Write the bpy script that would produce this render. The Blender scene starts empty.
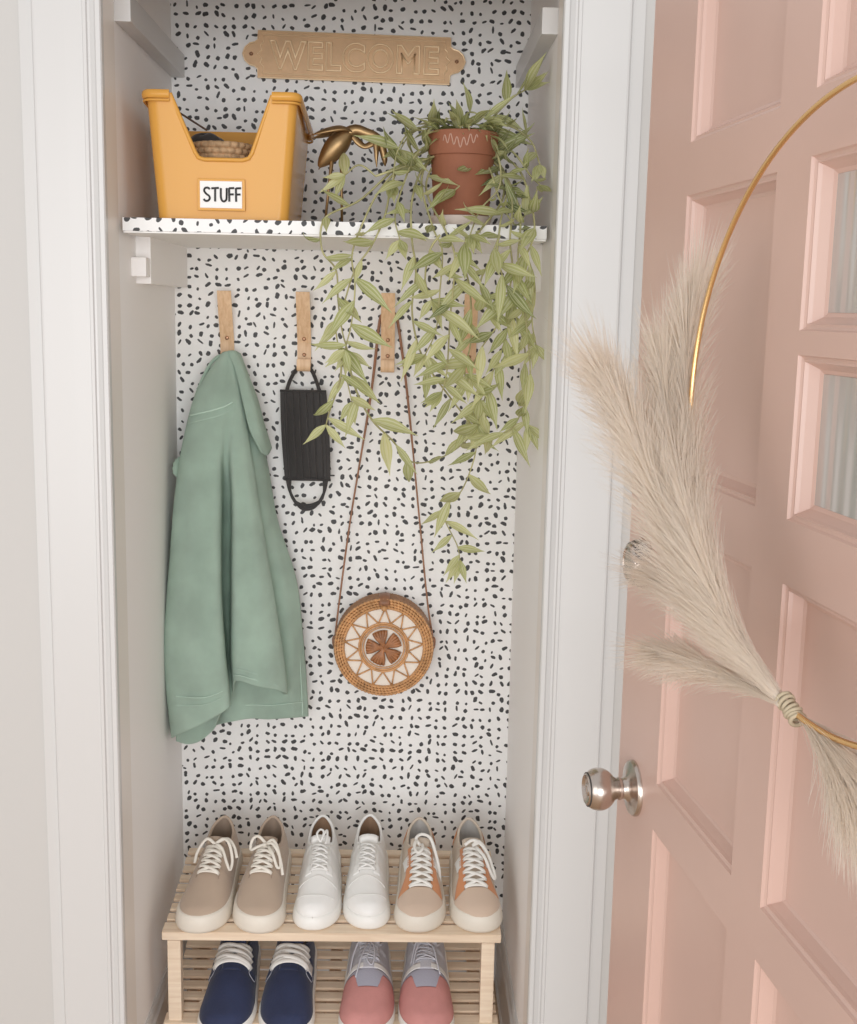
import bpy, bmesh, math, random
import numpy as np
from mathutils import Vector, Matrix
PI = math.pi
col = bpy.context.scene.collection
rnd = random.Random(7)

TAB = {'collar_edge': [(-0.2622, -0.05, 1.4874), (-0.2831, -0.055, 1.4786), (-0.299, -0.065, 1.4573), (-0.3127, -0.075, 1.4254), (-0.3252, -0.08, 1.389), (-0.3378, -0.085, 1.3418)],
 'gather': [(-0.349, -0.1, 1.2654), (-0.358, -0.11, 1.2578), (-0.3606, -0.12, 1.2418), (-0.3566, -0.12, 1.2246)],
 'inner_hem': [[(-0.3603, -0.165, 0.7101), (-0.3414, -0.15, 0.7052), (-0.3182, -0.145, 0.7106), (-0.2962, -0.145, 0.72), (-0.2799, -0.15, 0.7402), (-0.263, -0.16, 0.7551)],
               [(-0.3602, -0.168, 0.6816), (-0.3419, -0.15, 0.6708), (-0.3192, -0.142, 0.6751), (-0.2971, -0.142, 0.6915), (-0.2802, -0.15, 0.7128), (-0.2646, -0.165, 0.7386)],
               [(-0.3581, -0.17, 0.6527), (-0.3398, -0.152, 0.6394), (-0.3174, -0.142, 0.6405), (-0.2952, -0.142, 0.657), (-0.2784, -0.15, 0.6785), (-0.2648, -0.165, 0.7137)]],
 'jacket_back': [[(-0.2688, -0.035, 1.4824), (-0.2565, -0.045, 1.4895), (-0.2493, -0.05, 1.4919), (-0.2428, -0.05, 1.4899), (-0.2371, -0.045, 1.4834), (-0.2342, -0.035, 1.4701)],
                 [(-0.2653, -0.05, 1.3879), (-0.2472, -0.07, 1.3897), (-0.2292, -0.075, 1.3904), (-0.217, -0.07, 1.3903), (-0.2103, -0.055, 1.3893), (-0.2085, -0.035, 1.3878)],
                 [(-0.2453, -0.06, 1.2579), (-0.2323, -0.09, 1.2618), (-0.2144, -0.095, 1.2627), (-0.1957, -0.09, 1.2624), (-0.1829, -0.07, 1.2602), (-0.1783, -0.035, 1.2559)],
                 [(-0.2426, -0.07, 1.1263), (-0.2275, -0.1, 1.1318), (-0.2052, -0.105, 1.1331), (-0.1798, -0.1, 1.1326), (-0.1647, -0.08, 1.1293), (-0.1537, -0.04, 1.1225)],
                 [(-0.2422, -0.08, 0.9935), (-0.227, -0.11, 1.0005), (-0.2009, -0.11, 1.0009), (-0.1628, -0.1, 0.9993), (-0.1337, -0.085, 0.9963), (-0.1109, -0.045, 0.9875)],
                 [(-0.2469, -0.085, 0.8579), (-0.2265, -0.12, 0.868), (-0.1965, -0.115, 0.8671), (-0.1543, -0.1, 0.8635), (-0.1199, -0.09, 0.8612), (-0.0945, -0.05, 0.8503)],
                 [(-0.2941, -0.09, 0.72), (-0.2532, -0.125, 0.723), (-0.2054, -0.12, 0.7312), (-0.159, -0.1, 0.7251), (-0.115, -0.095, 0.7287), (-0.0852, -0.05, 0.7189)],
                 [(-0.2903, -0.09, 0.6592), (-0.2514, -0.125, 0.6815), (-0.2056, -0.12, 0.6896), (-0.1636, -0.1, 0.6808), (-0.1149, -0.095, 0.682), (-0.0828, -0.05, 0.6714)]],
 'jacket_front': [[(-0.2646, -0.035, 1.4738), (-0.2731, -0.05, 1.4829), (-0.2672, -0.06, 1.4898), (-0.2621, -0.065, 1.4922), (-0.2575, -0.067, 1.4934), (-0.2554, -0.067, 1.4935),
                   (-0.2532, -0.067, 1.4935), (-0.2511, -0.067, 1.4925), (-0.2491, -0.066, 1.4925), (-0.2457, -0.06, 1.4902), (-0.2428, -0.05, 1.4835), (-0.2501, -0.03, 1.4739)],
                  [(-0.2901, -0.04, 1.4476), (-0.2961, -0.07, 1.449), (-0.2808, -0.085, 1.4501), (-0.2673, -0.09, 1.4506), (-0.2566, -0.09, 1.4508), (-0.2505, -0.088, 1.4508),
                   (-0.2462, -0.088, 1.4509), (-0.2418, -0.089, 1.451), (-0.238, -0.086, 1.4509), (-0.2324, -0.08, 1.4507), (-0.2295, -0.07, 1.4503), (-0.238, -0.04, 1.4486)],
                  [(-0.3109, -0.05, 1.3871), (-0.3256, -0.09, 1.3898), (-0.303, -0.11, 1.3917), (-0.2783, -0.118, 1.3927), (-0.2593, -0.118, 1.3931), (-0.2472, -0.114, 1.393), (-0.239, -0.112, 1.393),
                   (-0.2326, -0.112, 1.3931), (-0.2268, -0.108, 1.3929), (-0.2237, -0.1, 1.3924), (-0.2214, -0.085, 1.3913), (-0.2305, -0.05, 1.3885)],
                  [(-0.3279, -0.06, 1.2784), (-0.349, -0.11, 1.2839), (-0.3203, -0.14, 1.2878), (-0.2894, -0.148, 1.2893), (-0.2651, -0.142, 1.289), (-0.2563, -0.13, 1.2878), (-0.246, -0.128, 1.2877),
                   (-0.2361, -0.138, 1.2891), (-0.2213, -0.138, 1.2893), (-0.2096, -0.13, 1.2886), (-0.2037, -0.11, 1.2864), (-0.2189, -0.06, 1.2803)],
                  [(-0.3406, -0.07, 1.1692), (-0.3618, -0.13, 1.1784), (-0.3287, -0.16, 1.1837), (-0.2911, -0.17, 1.1859), (-0.263, -0.162, 1.1851), (-0.264, -0.1, 1.1752), (-0.2481, -0.09, 1.1739),
                   (-0.233, -0.158, 1.1849), (-0.2123, -0.162, 1.1859), (-0.1946, -0.152, 1.1846), (-0.1859, -0.12, 1.1797), (-0.2051, -0.07, 1.1715)],
                  [(-0.3535, -0.08, 1.0593), (-0.3682, -0.15, 1.0732), (-0.3328, -0.18, 1.0798), (-0.2911, -0.19, 1.0824), (-0.2612, -0.18, 1.0809), (-0.2687, -0.09, 1.0627), (-0.2505, -0.08, 1.0609),
                   (-0.232, -0.17, 1.0794), (-0.2045, -0.178, 1.0814), (-0.1808, -0.165, 1.0792), (-0.1679, -0.13, 1.0723), (-0.1875, -0.075, 1.0609)],
                  [(-0.362, -0.09, 0.9487), (-0.3755, -0.165, 0.9669), (-0.3358, -0.195, 0.9749), (-0.2898, -0.205, 0.978), (-0.2582, -0.192, 0.9753), (-0.2697, -0.09, 0.9501),
                   (-0.2514, -0.08, 0.948), (-0.2314, -0.18, 0.9728), (-0.1975, -0.188, 0.9753), (-0.1672, -0.175, 0.9725), (-0.1503, -0.135, 0.963), (-0.174, -0.08, 0.9491)],
                  [(-0.3618, -0.1, 0.8376), (-0.3796, -0.175, 0.8591), (-0.3376, -0.205, 0.8683), (-0.2873, -0.215, 0.872), (-0.2516, -0.2, 0.8681), (-0.2626, -0.1, 0.839), (-0.2508, -0.09, 0.8363),
                   (-0.2315, -0.185, 0.8641), (-0.1907, -0.195, 0.8676), (-0.1541, -0.18, 0.8637), (-0.1326, -0.14, 0.8525), (-0.1565, -0.08, 0.8348)],
                  [(-0.3588, -0.1, 0.7456), (-0.3763, -0.178, 0.7707), (-0.3384, -0.208, 0.7766), (-0.2857, -0.218, 0.7806), (-0.2455, -0.203, 0.794), (-0.249, -0.15, 0.7906),
                   (-0.2417, -0.14, 0.7966), (-0.2283, -0.187, 0.8248), (-0.1863, -0.198, 0.8199), (-0.1475, -0.183, 0.8068), (-0.1236, -0.143, 0.7765), (-0.1477, -0.08, 0.756)],
                  [(-0.3557, -0.1, 0.6525), (-0.3672, -0.178, 0.6624), (-0.3311, -0.208, 0.6896), (-0.2822, -0.218, 0.7162), (-0.2414, -0.205, 0.7413), (-0.2458, -0.16, 0.744),
                   (-0.2384, -0.15, 0.759), (-0.2263, -0.188, 0.7962), (-0.1841, -0.2, 0.7917), (-0.1452, -0.185, 0.7784), (-0.1212, -0.145, 0.7544), (-0.1433, -0.08, 0.7327)]],
 'lapel': [[(-0.2546, -0.072, 1.4947), (-0.2421, -0.07, 1.4949), (-0.2313, -0.055, 1.4882)], [(-0.2356, -0.088, 1.4511), (-0.221, -0.085, 1.4533), (-0.2158, -0.06, 1.4479)],
           [(-0.2181, -0.11, 1.389), (-0.2002, -0.1, 1.3928), (-0.1932, -0.07, 1.3907)], [(-0.2025, -0.118, 1.3302), (-0.1849, -0.105, 1.3335), (-0.1783, -0.07, 1.3368)],
           [(-0.1781, -0.11, 1.2825), (-0.1697, -0.09, 1.2738), (-0.1644, -0.06, 1.2857)]],
 'plumes': [{'ax': [(0.4466, -1.735, 1.2747), (0.4182, -1.7, 1.3161), (0.3969, -1.66, 1.3718), (0.392, -1.6, 1.4331), (0.3965, -1.53, 1.5098), (0.4002, -1.51, 1.5614), (0.409, -1.5, 1.6026)],
             'n': 2600,
             'w': 0.034},
            {'ax': [(0.4449, -1.735, 1.2747), (0.4094, -1.7, 1.3204), (0.386, -1.66, 1.3805), (0.3768, -1.6, 1.442), (0.3771, -1.54, 1.4912), (0.3781, -1.51, 1.5389)], 'n': 2300, 'w': 0.036},
            {'ax': [(0.4433, -1.735, 1.2746), (0.4037, -1.69, 1.3175), (0.3779, -1.64, 1.3717), (0.3534, -1.59, 1.4402), (0.3382, -1.55, 1.4867), (0.3207, -1.52, 1.525)], 'n': 2600, 'w': 0.042},
            {'ax': [(0.4416, -1.735, 1.2746), (0.416, -1.68, 1.3015), (0.3962, -1.63, 1.3284), (0.3871, -1.58, 1.3349), (0.3782, -1.55, 1.3376)], 'n': 1100, 'w': 0.03},
            {'ax': [(0.4399, -1.735, 1.2754), (0.4234, -1.69, 1.2779), (0.4012, -1.64, 1.2774), (0.395, -1.59, 1.2699), (0.3857, -1.56, 1.2648)], 'n': 1300, 'w': 0.028},
            {'ax': [(0.4501, -1.745, 1.273), (0.4586, -1.775, 1.2645), (0.4668, -1.8, 1.2495), (0.4759, -1.82, 1.236), (0.4848, -1.835, 1.2242)], 'n': 2600, 'w': 0.042}],
 'roll': [(-0.3587, -0.178, 0.658), (-0.3429, -0.17, 0.6483), (-0.3198, -0.165, 0.6536), (-0.293, -0.168, 0.6711), (-0.2713, -0.18, 0.7007), (-0.2566, -0.19, 0.727)],
 'stems': [[(0.2022, -0.38, 1.8998), (0.1469, -0.42, 1.8758), (0.1028, -0.47, 1.8255), (0.0869, -0.52, 1.7521), (0.0653, -0.54, 1.6994), (0.0358, -0.53, 1.6565), (0.0172, -0.5, 1.6046),
            (0.0003, -0.48, 1.551), (0.0156, -0.45, 1.4742), (0.0277, -0.42, 1.4169)],
           [(0.2022, -0.38, 1.8998), (0.129, -0.44, 1.8555), (0.0771, -0.5, 1.7962), (0.0473, -0.53, 1.7336), (0.0308, -0.54, 1.6817), (0.036, -0.53, 1.6306), (0.0308, -0.52, 1.5698),
            (0.0179, -0.5, 1.5161)],
           [(0.1985, -0.38, 1.8997), (0.1112, -0.44, 1.8464), (0.0422, -0.5, 1.7784), (-0.0172, -0.53, 1.7441), (-0.0218, -0.535, 1.6894), (0.002, -0.52, 1.6561), (0.0047, -0.5, 1.6043),
            (0.0111, -0.48, 1.5512), (0.0213, -0.46, 1.5112)],
           [(0.0103, -0.46, 1.5147), (0.0065, -0.45, 1.4594), (-0.0128, -0.43, 1.402), (-0.0208, -0.42, 1.3728)],
           [(0.0177, -0.46, 1.5112), (0.0354, -0.43, 1.4402), (0.065, -0.4, 1.382), (0.103, -0.36, 1.3402), (0.1427, -0.33, 1.2942), (0.1979, -0.32, 1.3019), (0.2466, -0.32, 1.3345),
            (0.2655, -0.32, 1.3684)],
           [(0.2114, -0.38, 1.9), (0.1561, -0.45, 1.8462), (0.1337, -0.5, 1.7803), (0.1347, -0.54, 1.7093), (0.1427, -0.52, 1.6589), (0.1369, -0.5, 1.5893), (0.1492, -0.46, 1.5263),
            (0.1728, -0.42, 1.4793), (0.2168, -0.38, 1.4211), (0.254, -0.35, 1.3711), (0.2687, -0.32, 1.319), (0.2449, -0.28, 1.2327), (0.2119, -0.26, 1.1982), (0.213, -0.25, 1.1654),
            (0.2398, -0.23, 1.1095), (0.2472, -0.22, 1.0757)],
           [(0.2022, -0.38, 1.8998), (0.1509, -0.46, 1.8276), (0.1694, -0.52, 1.7368), (0.1873, -0.54, 1.6934), (0.1857, -0.52, 1.6251), (0.1808, -0.49, 1.5546), (0.1623, -0.46, 1.5084)],
           [(0.2022, -0.38, 1.8998), (0.1584, -0.46, 1.8105), (0.1939, -0.53, 1.7247), (0.2103, -0.54, 1.6768), (0.2053, -0.5, 1.573), (0.2032, -0.46, 1.4819), (0.1955, -0.44, 1.4401)],
           [(0.2486, -0.38, 1.8919), (0.2985, -0.46, 1.8047), (0.2566, -0.53, 1.7328), (0.2221, -0.54, 1.6941), (0.2398, -0.5, 1.6265), (0.246, -0.46, 1.5372), (0.2375, -0.44, 1.4723),
            (0.2678, -0.42, 1.425)],
           [(0.2486, -0.38, 1.8919), (0.3015, -0.46, 1.8222), (0.2886, -0.52, 1.7392), (0.2854, -0.54, 1.6783), (0.3118, -0.5, 1.6103), (0.3083, -0.46, 1.5384), (0.2856, -0.42, 1.4628),
            (0.2677, -0.38, 1.3742)],
           [(0.2486, -0.38, 1.8919), (0.2995, -0.46, 1.8308), (0.3241, -0.51, 1.7578), (0.3212, -0.53, 1.6794), (0.3351, -0.5, 1.6108), (0.3484, -0.48, 1.5397), (0.3565, -0.46, 1.4664),
            (0.3455, -0.44, 1.4093), (0.326, -0.42, 1.3695), (0.29, -0.4, 1.3555)],
           [(0.2486, -0.38, 1.8919), (0.3186, -0.44, 1.8508), (0.3418, -0.5, 1.7847), (0.3479, -0.53, 1.7227), (0.328, -0.5, 1.6633), (0.324, -0.47, 1.5929), (0.3465, -0.45, 1.5207),
            (0.3496, -0.43, 1.4273), (0.3597, -0.42, 1.3796)],
           [(0.2393, -0.38, 1.8917), (0.2922, -0.43, 1.8514), (0.31, -0.5, 1.784), (0.3053, -0.54, 1.7128), (0.3123, -0.52, 1.6537), (0.2957, -0.49, 1.5746), (0.2629, -0.46, 1.5194),
            (0.2468, -0.44, 1.4725)],
           [(0.2481, -0.38, 1.9097), (0.2827, -0.4, 1.9428), (0.3128, -0.4, 1.9732), (0.336, -0.4, 1.9877)],
           [(0.2481, -0.38, 1.9097), (0.2999, -0.42, 1.9228), (0.3442, -0.44, 1.8949), (0.3616, -0.46, 1.8495)],
           [(0.239, -0.38, 1.9042), (0.3087, -0.44, 1.8767), (0.3433, -0.47, 1.8307), (0.3607, -0.48, 1.8128)],
           [(0.2021, -0.38, 1.9034), (0.1645, -0.4, 1.9227), (0.1283, -0.42, 1.9016), (0.1108, -0.44, 1.8725)],
           [(0.2114, -0.38, 1.9), (0.2184, -0.42, 1.921), (0.235, -0.44, 1.9408), (0.261, -0.46, 1.928)],
           [(0.2022, -0.38, 1.8998), (0.1371, -0.44, 1.9076), (0.1075, -0.48, 1.8673), (0.0981, -0.5, 1.8052)],
           [(0.2022, -0.38, 1.8998), (0.1465, -0.46, 1.8707), (0.1208, -0.5, 1.8142), (0.1045, -0.53, 1.7517), (0.1139, -0.54, 1.7089)],
           [(0.2486, -0.38, 1.8919), (0.2724, -0.46, 1.8389), (0.2888, -0.5, 1.7836), (0.3167, -0.5, 1.7412), (0.3348, -0.49, 1.7595)],
           [(0.2207, -0.38, 1.9002), (0.2359, -0.46, 1.864), (0.2363, -0.47, 1.8284), (0.2098, -0.48, 1.801)],
           [(0.2391, -0.38, 1.9006), (0.2803, -0.46, 1.8736), (0.2881, -0.5, 1.8092), (0.2528, -0.52, 1.7641), (0.2354, -0.54, 1.7198)],
           [(0.1832, -0.54, 1.7188), (0.1665, -0.53, 1.6934), (0.1589, -0.52, 1.6419), (0.1724, -0.5, 1.6076)],
           [(0.2876, -0.54, 1.7209), (0.2721, -0.53, 1.6784), (0.2563, -0.52, 1.6352), (0.2765, -0.5, 1.592)],
           [(0.3236, -0.53, 1.7137), (0.3446, -0.51, 1.672), (0.357, -0.49, 1.629), (0.3555, -0.47, 1.5756), (0.3654, -0.46, 1.5304)],
           [(0.0769, -0.5, 1.8133), (0.0408, -0.48, 1.8403), (0.0134, -0.46, 1.8247)]]}

# ------------------------------------------------------------------ materials
def new_mat(name):
    m = bpy.data.materials.new(name); m.use_nodes = True
    return m, m.node_tree.nodes, m.node_tree.links, m.node_tree.nodes['Principled BSDF']

def mat(name, color, rough=.6, metal=0.0, bump=0.0, bscale=60.0, vary=0.0, vscale=12.0, spec=.5, coat=0.0, sheen=0.0, stretch=None, trans=0.0, sss=0.0):
    m, N, L, b = new_mat(name)
    c = tuple(color) + (1,)
    b.inputs['Base Color'].default_value = c
    b.inputs['Roughness'].default_value = rough
    b.inputs['Metallic'].default_value = metal
    b.inputs['Specular IOR Level'].default_value = spec
    b.inputs['Coat Weight'].default_value = coat
    b.inputs['Sheen Weight'].default_value = sheen
    b.inputs['Transmission Weight'].default_value = trans
    b.inputs['Subsurface Weight'].default_value = sss
    if sss: b.inputs['Subsurface Radius'].default_value = (.01, .01, .006)
    tc = N.new('ShaderNodeTexCoord'); src = tc.outputs['Object']
    if stretch:
        mp = N.new('ShaderNodeMapping'); mp.inputs['Scale'].default_value = stretch
        L.new(src, mp.inputs['Vector']); src = mp.outputs['Vector']
    if vary:
        n = N.new('ShaderNodeTexNoise'); n.inputs['Scale'].default_value = vscale; n.inputs['Detail'].default_value = 4
        L.new(src, n.inputs['Vector'])
        r = N.new('ShaderNodeValToRGB')
        r.color_ramp.elements[0].position = .3; r.color_ramp.elements[1].position = .7
        r.color_ramp.elements[0].color = tuple(max(0, x * (1 - vary)) for x in color) + (1,)
        r.color_ramp.elements[1].color = tuple(min(1, x * (1 + vary * .6)) for x in color) + (1,)
        L.new(n.outputs['Fac'], r.inputs['Fac']); L.new(r.outputs['Color'], b.inputs['Base Color'])
    if bump:
        n = N.new('ShaderNodeTexNoise'); n.inputs['Scale'].default_value = bscale; n.inputs['Detail'].default_value = 5
        L.new(src, n.inputs['Vector'])
        bp = N.new('ShaderNodeBump'); bp.inputs['Strength'].default_value = bump; bp.inputs['Distance'].default_value = .002
        L.new(n.outputs['Fac'], bp.inputs['Height']); L.new(bp.outputs['Normal'], b.inputs['Normal'])
    return m

def math_node(N, L, op, a, b=None):
    n = N.new('ShaderNodeMath'); n.operation = op
    for i, x in enumerate((a, b)):
        if x is None: continue
        if isinstance(x, (int, float)): n.inputs[i].default_value = x
        else: L.new(x, n.inputs[i])
    return n.outputs[0]

def wallpaper():
    m, N, L, b = new_mat('spotted_wallpaper')
    uv = N.new('ShaderNodeUVMap')
    s = N.new('ShaderNodeVectorMath'); s.operation = 'SCALE'; s.inputs['Scale'].default_value = 48.0
    L.new(uv.outputs['UV'], s.inputs[0])
    nz = N.new('ShaderNodeTexNoise'); nz.noise_dimensions = '2D'; nz.inputs['Scale'].default_value = 2.6; nz.inputs['Detail'].default_value = 1
    L.new(s.outputs[0], nz.inputs['Vector'])
    v = N.new('ShaderNodeTexVoronoi'); v.voronoi_dimensions = '2D'; v.inputs['Scale'].default_value = 1; v.inputs['Randomness'].default_value = .58
    L.new(s.outputs[0], v.inputs['Vector'])
    d = N.new('ShaderNodeVectorMath'); d.operation = 'SUBTRACT'
    L.new(s.outputs[0], d.inputs[0]); L.new(v.outputs['Position'], d.inputs[1])
    sc = N.new('ShaderNodeSeparateColor'); L.new(v.outputs['Color'], sc.inputs[0])
    rot = N.new('ShaderNodeVectorRotate'); rot.rotation_type = 'Z_AXIS'
    L.new(d.outputs[0], rot.inputs['Vector'])
    L.new(math_node(N, L, 'MULTIPLY', sc.outputs[0], 6.283), rot.inputs['Angle'])
    sp = N.new('ShaderNodeSeparateXYZ'); L.new(rot.outputs[0], sp.inputs[0])
    la = math_node(N, L, 'ADD', math_node(N, L, 'MULTIPLY', sc.outputs[1], .20), .155)
    lb = math_node(N, L, 'ADD', math_node(N, L, 'MULTIPLY', sc.outputs[2], .13), .10)
    px = math_node(N, L, 'POWER', math_node(N, L, 'ABSOLUTE', math_node(N, L, 'DIVIDE', sp.outputs[0], la)), 2.3)
    py = math_node(N, L, 'POWER', math_node(N, L, 'ABSOLUTE', math_node(N, L, 'DIVIDE', sp.outputs[1], lb)), 2.3)
    e = math_node(N, L, 'ADD', px, py)
    e = math_node(N, L, 'ADD', e, math_node(N, L, 'MULTIPLY', math_node(N, L, 'SUBTRACT', nz.outputs['Fac'], .5), 1.7))
    r = N.new('ShaderNodeMapRange'); r.inputs['From Min'].default_value = .9; r.inputs['From Max'].default_value = 1.25
    L.new(e, r.inputs['Value'])
    mx = N.new('ShaderNodeMix'); mx.data_type = 'RGBA'
    mx.inputs['A'].default_value = (.045, .045, .047, 1); mx.inputs['B'].default_value = (.84, .835, .825, 1)
    L.new(r.outputs['Result'], mx.inputs['Factor']); L.new(mx.outputs['Result'], b.inputs['Base Color'])
    b.inputs['Roughness'].default_value = .55
    return m

def wood(name, c1, c2, axis=(1, 14, 14), rough=.5):
    m, N, L, b = new_mat(name)
    tc = N.new('ShaderNodeTexCoord'); mp = N.new('ShaderNodeMapping'); mp.inputs['Scale'].default_value = axis
    L.new(tc.outputs['Object'], mp.inputs['Vector'])
    n = N.new('ShaderNodeTexNoise'); n.inputs['Scale'].default_value = 7; n.inputs['Detail'].default_value = 6; n.inputs['Distortion'].default_value = .6
    L.new(mp.outputs['Vector'], n.inputs['Vector'])
    r = N.new('ShaderNodeValToRGB'); r.color_ramp.elements[0].position = .32; r.color_ramp.elements[1].position = .68
    r.color_ramp.elements[0].color = c1 + (1,); r.color_ramp.elements[1].color = c2 + (1,)
    L.new(n.outputs['Fac'], r.inputs['Fac']); L.new(r.outputs['Color'], b.inputs['Base Color'])
    bp = N.new('ShaderNodeBump'); bp.inputs['Strength'].default_value = .12; bp.inputs['Distance'].default_value = .001
    L.new(n.outputs['Fac'], bp.inputs['Height']); L.new(bp.outputs['Normal'], b.inputs['Normal'])
    b.inputs['Roughness'].default_value = rough
    return m

def cloth_mat(name, color, scale=700, strength=.35, vary=.08):
    m, N, L, b = new_mat(name)
    tc = N.new('ShaderNodeTexCoord')
    w1 = N.new('ShaderNodeTexWave'); w1.bands_direction = 'X'; w1.inputs['Scale'].default_value = scale
    w2 = N.new('ShaderNodeTexWave'); w2.bands_direction = 'Z'; w2.inputs['Scale'].default_value = scale
    for w in (w1, w2): w.inputs['Distortion'].default_value = 1.0; L.new(tc.outputs['Object'], w.inputs['Vector'])
    a = math_node(N, L, 'ADD', w1.outputs['Fac'], w2.outputs['Fac'])
    n = N.new('ShaderNodeTexNoise'); n.inputs['Scale'].default_value = 14; n.inputs['Detail'].default_value = 5
    L.new(tc.outputs['Object'], n.inputs['Vector'])
    h = math_node(N, L, 'ADD', math_node(N, L, 'MULTIPLY', a, .3), math_node(N, L, 'MULTIPLY', n.outputs['Fac'], 1.5))
    bp = N.new('ShaderNodeBump'); bp.inputs['Strength'].default_value = strength; bp.inputs['Distance'].default_value = .0025
    L.new(h, bp.inputs['Height']); L.new(bp.outputs['Normal'], b.inputs['Normal'])
    r = N.new('ShaderNodeValToRGB'); r.color_ramp.elements[0].position = .3; r.color_ramp.elements[1].position = .7
    r.color_ramp.elements[0].color = tuple(x * (1 - vary) for x in color) + (1,)
    r.color_ramp.elements[1].color = tuple(min(1, x * (1 + vary)) for x in color) + (1,)
    L.new(n.outputs['Fac'], r.inputs['Fac']); L.new(r.outputs['Color'], b.inputs['Base Color'])
    b.inputs['Roughness'].default_value = .85; b.inputs['Sheen Weight'].default_value = .25
    return m

def leaf_mat():
    m, N, L, b = new_mat('striped_leaf')
    uv = N.new('ShaderNodeUVMap'); sp = N.new('ShaderNodeSeparateXYZ'); L.new(uv.outputs['UV'], sp.inputs[0])
    # u across the blade 0..1, v is a per-leaf tone
    x = math_node(N, L, 'ABSOLUTE', math_node(N, L, 'SUBTRACT', sp.outputs[0], .5))
    w = math_node(N, L, 'SINE', math_node(N, L, 'MULTIPLY', x, 26.0))
    st = N.new('ShaderNodeMapRange'); st.inputs['From Min'].default_value = .1; st.inputs['From Max'].default_value = .7; L.new(w, st.inputs['Value'])
    tone = N.new('ShaderNodeValToRGB')
    el = tone.color_ramp.elements
    el[0].position = 0; el[0].color = (.17, .21, .07, 1); el[1].position = 1; el[1].color = (.64, .63, .31, 1)
    e = el.new(.4); e.color = (.39, .42, .16, 1)
    L.new(sp.outputs[1], tone.inputs['Fac'])
    mx = N.new('ShaderNodeMix'); mx.data_type = 'RGBA'; mx.inputs['B'].default_value = (.74, .73, .52, 1)
    L.new(tone.outputs['Color'], mx.inputs['A']); L.new(math_node(N, L, 'MULTIPLY', st.outputs['Result'], .55), mx.inputs['Factor'])
    L.new(mx.outputs['Result'], b.inputs['Base Color'])
    b.inputs['Roughness'].default_value = .45
    tr = N.new('ShaderNodeBsdfTranslucent'); L.new(mx.outputs['Result'], tr.inputs['Color'])
    ms = N.new('ShaderNodeMixShader'); ms.inputs['Fac'].default_value = .3
    L.new(b.outputs[0], ms.inputs[1]); L.new(tr.outputs[0], ms.inputs[2]); L.new(ms.outputs[0], N['Material Output'].inputs['Surface'])
    return m

def plume_mat():
    m, N, L, b = new_mat('pampas_fibre')
    b.inputs['Base Color'].default_value = (1.0, .935, .865, 1); b.inputs['Roughness'].default_value = .8
    tr = N.new('ShaderNodeBsdfTranslucent'); tr.inputs['Color'].default_value = (1.0, .94, .86, 1)
    ms = N.new('ShaderNodeMixShader'); ms.inputs['Fac'].default_value = .6
    L.new(b.outputs[0], ms.inputs[1]); L.new(tr.outputs[0], ms.inputs[2])
    tp = N.new('ShaderNodeBsdfTransparent'); m2 = N.new('ShaderNodeMixShader'); m2.inputs['Fac'].default_value = .35
    L.new(ms.outputs[0], m2.inputs[1]); L.new(tp.outputs[0], m2.inputs[2]); L.new(m2.outputs[0], N['Material Output'].inputs['Surface'])
    return m

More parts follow.
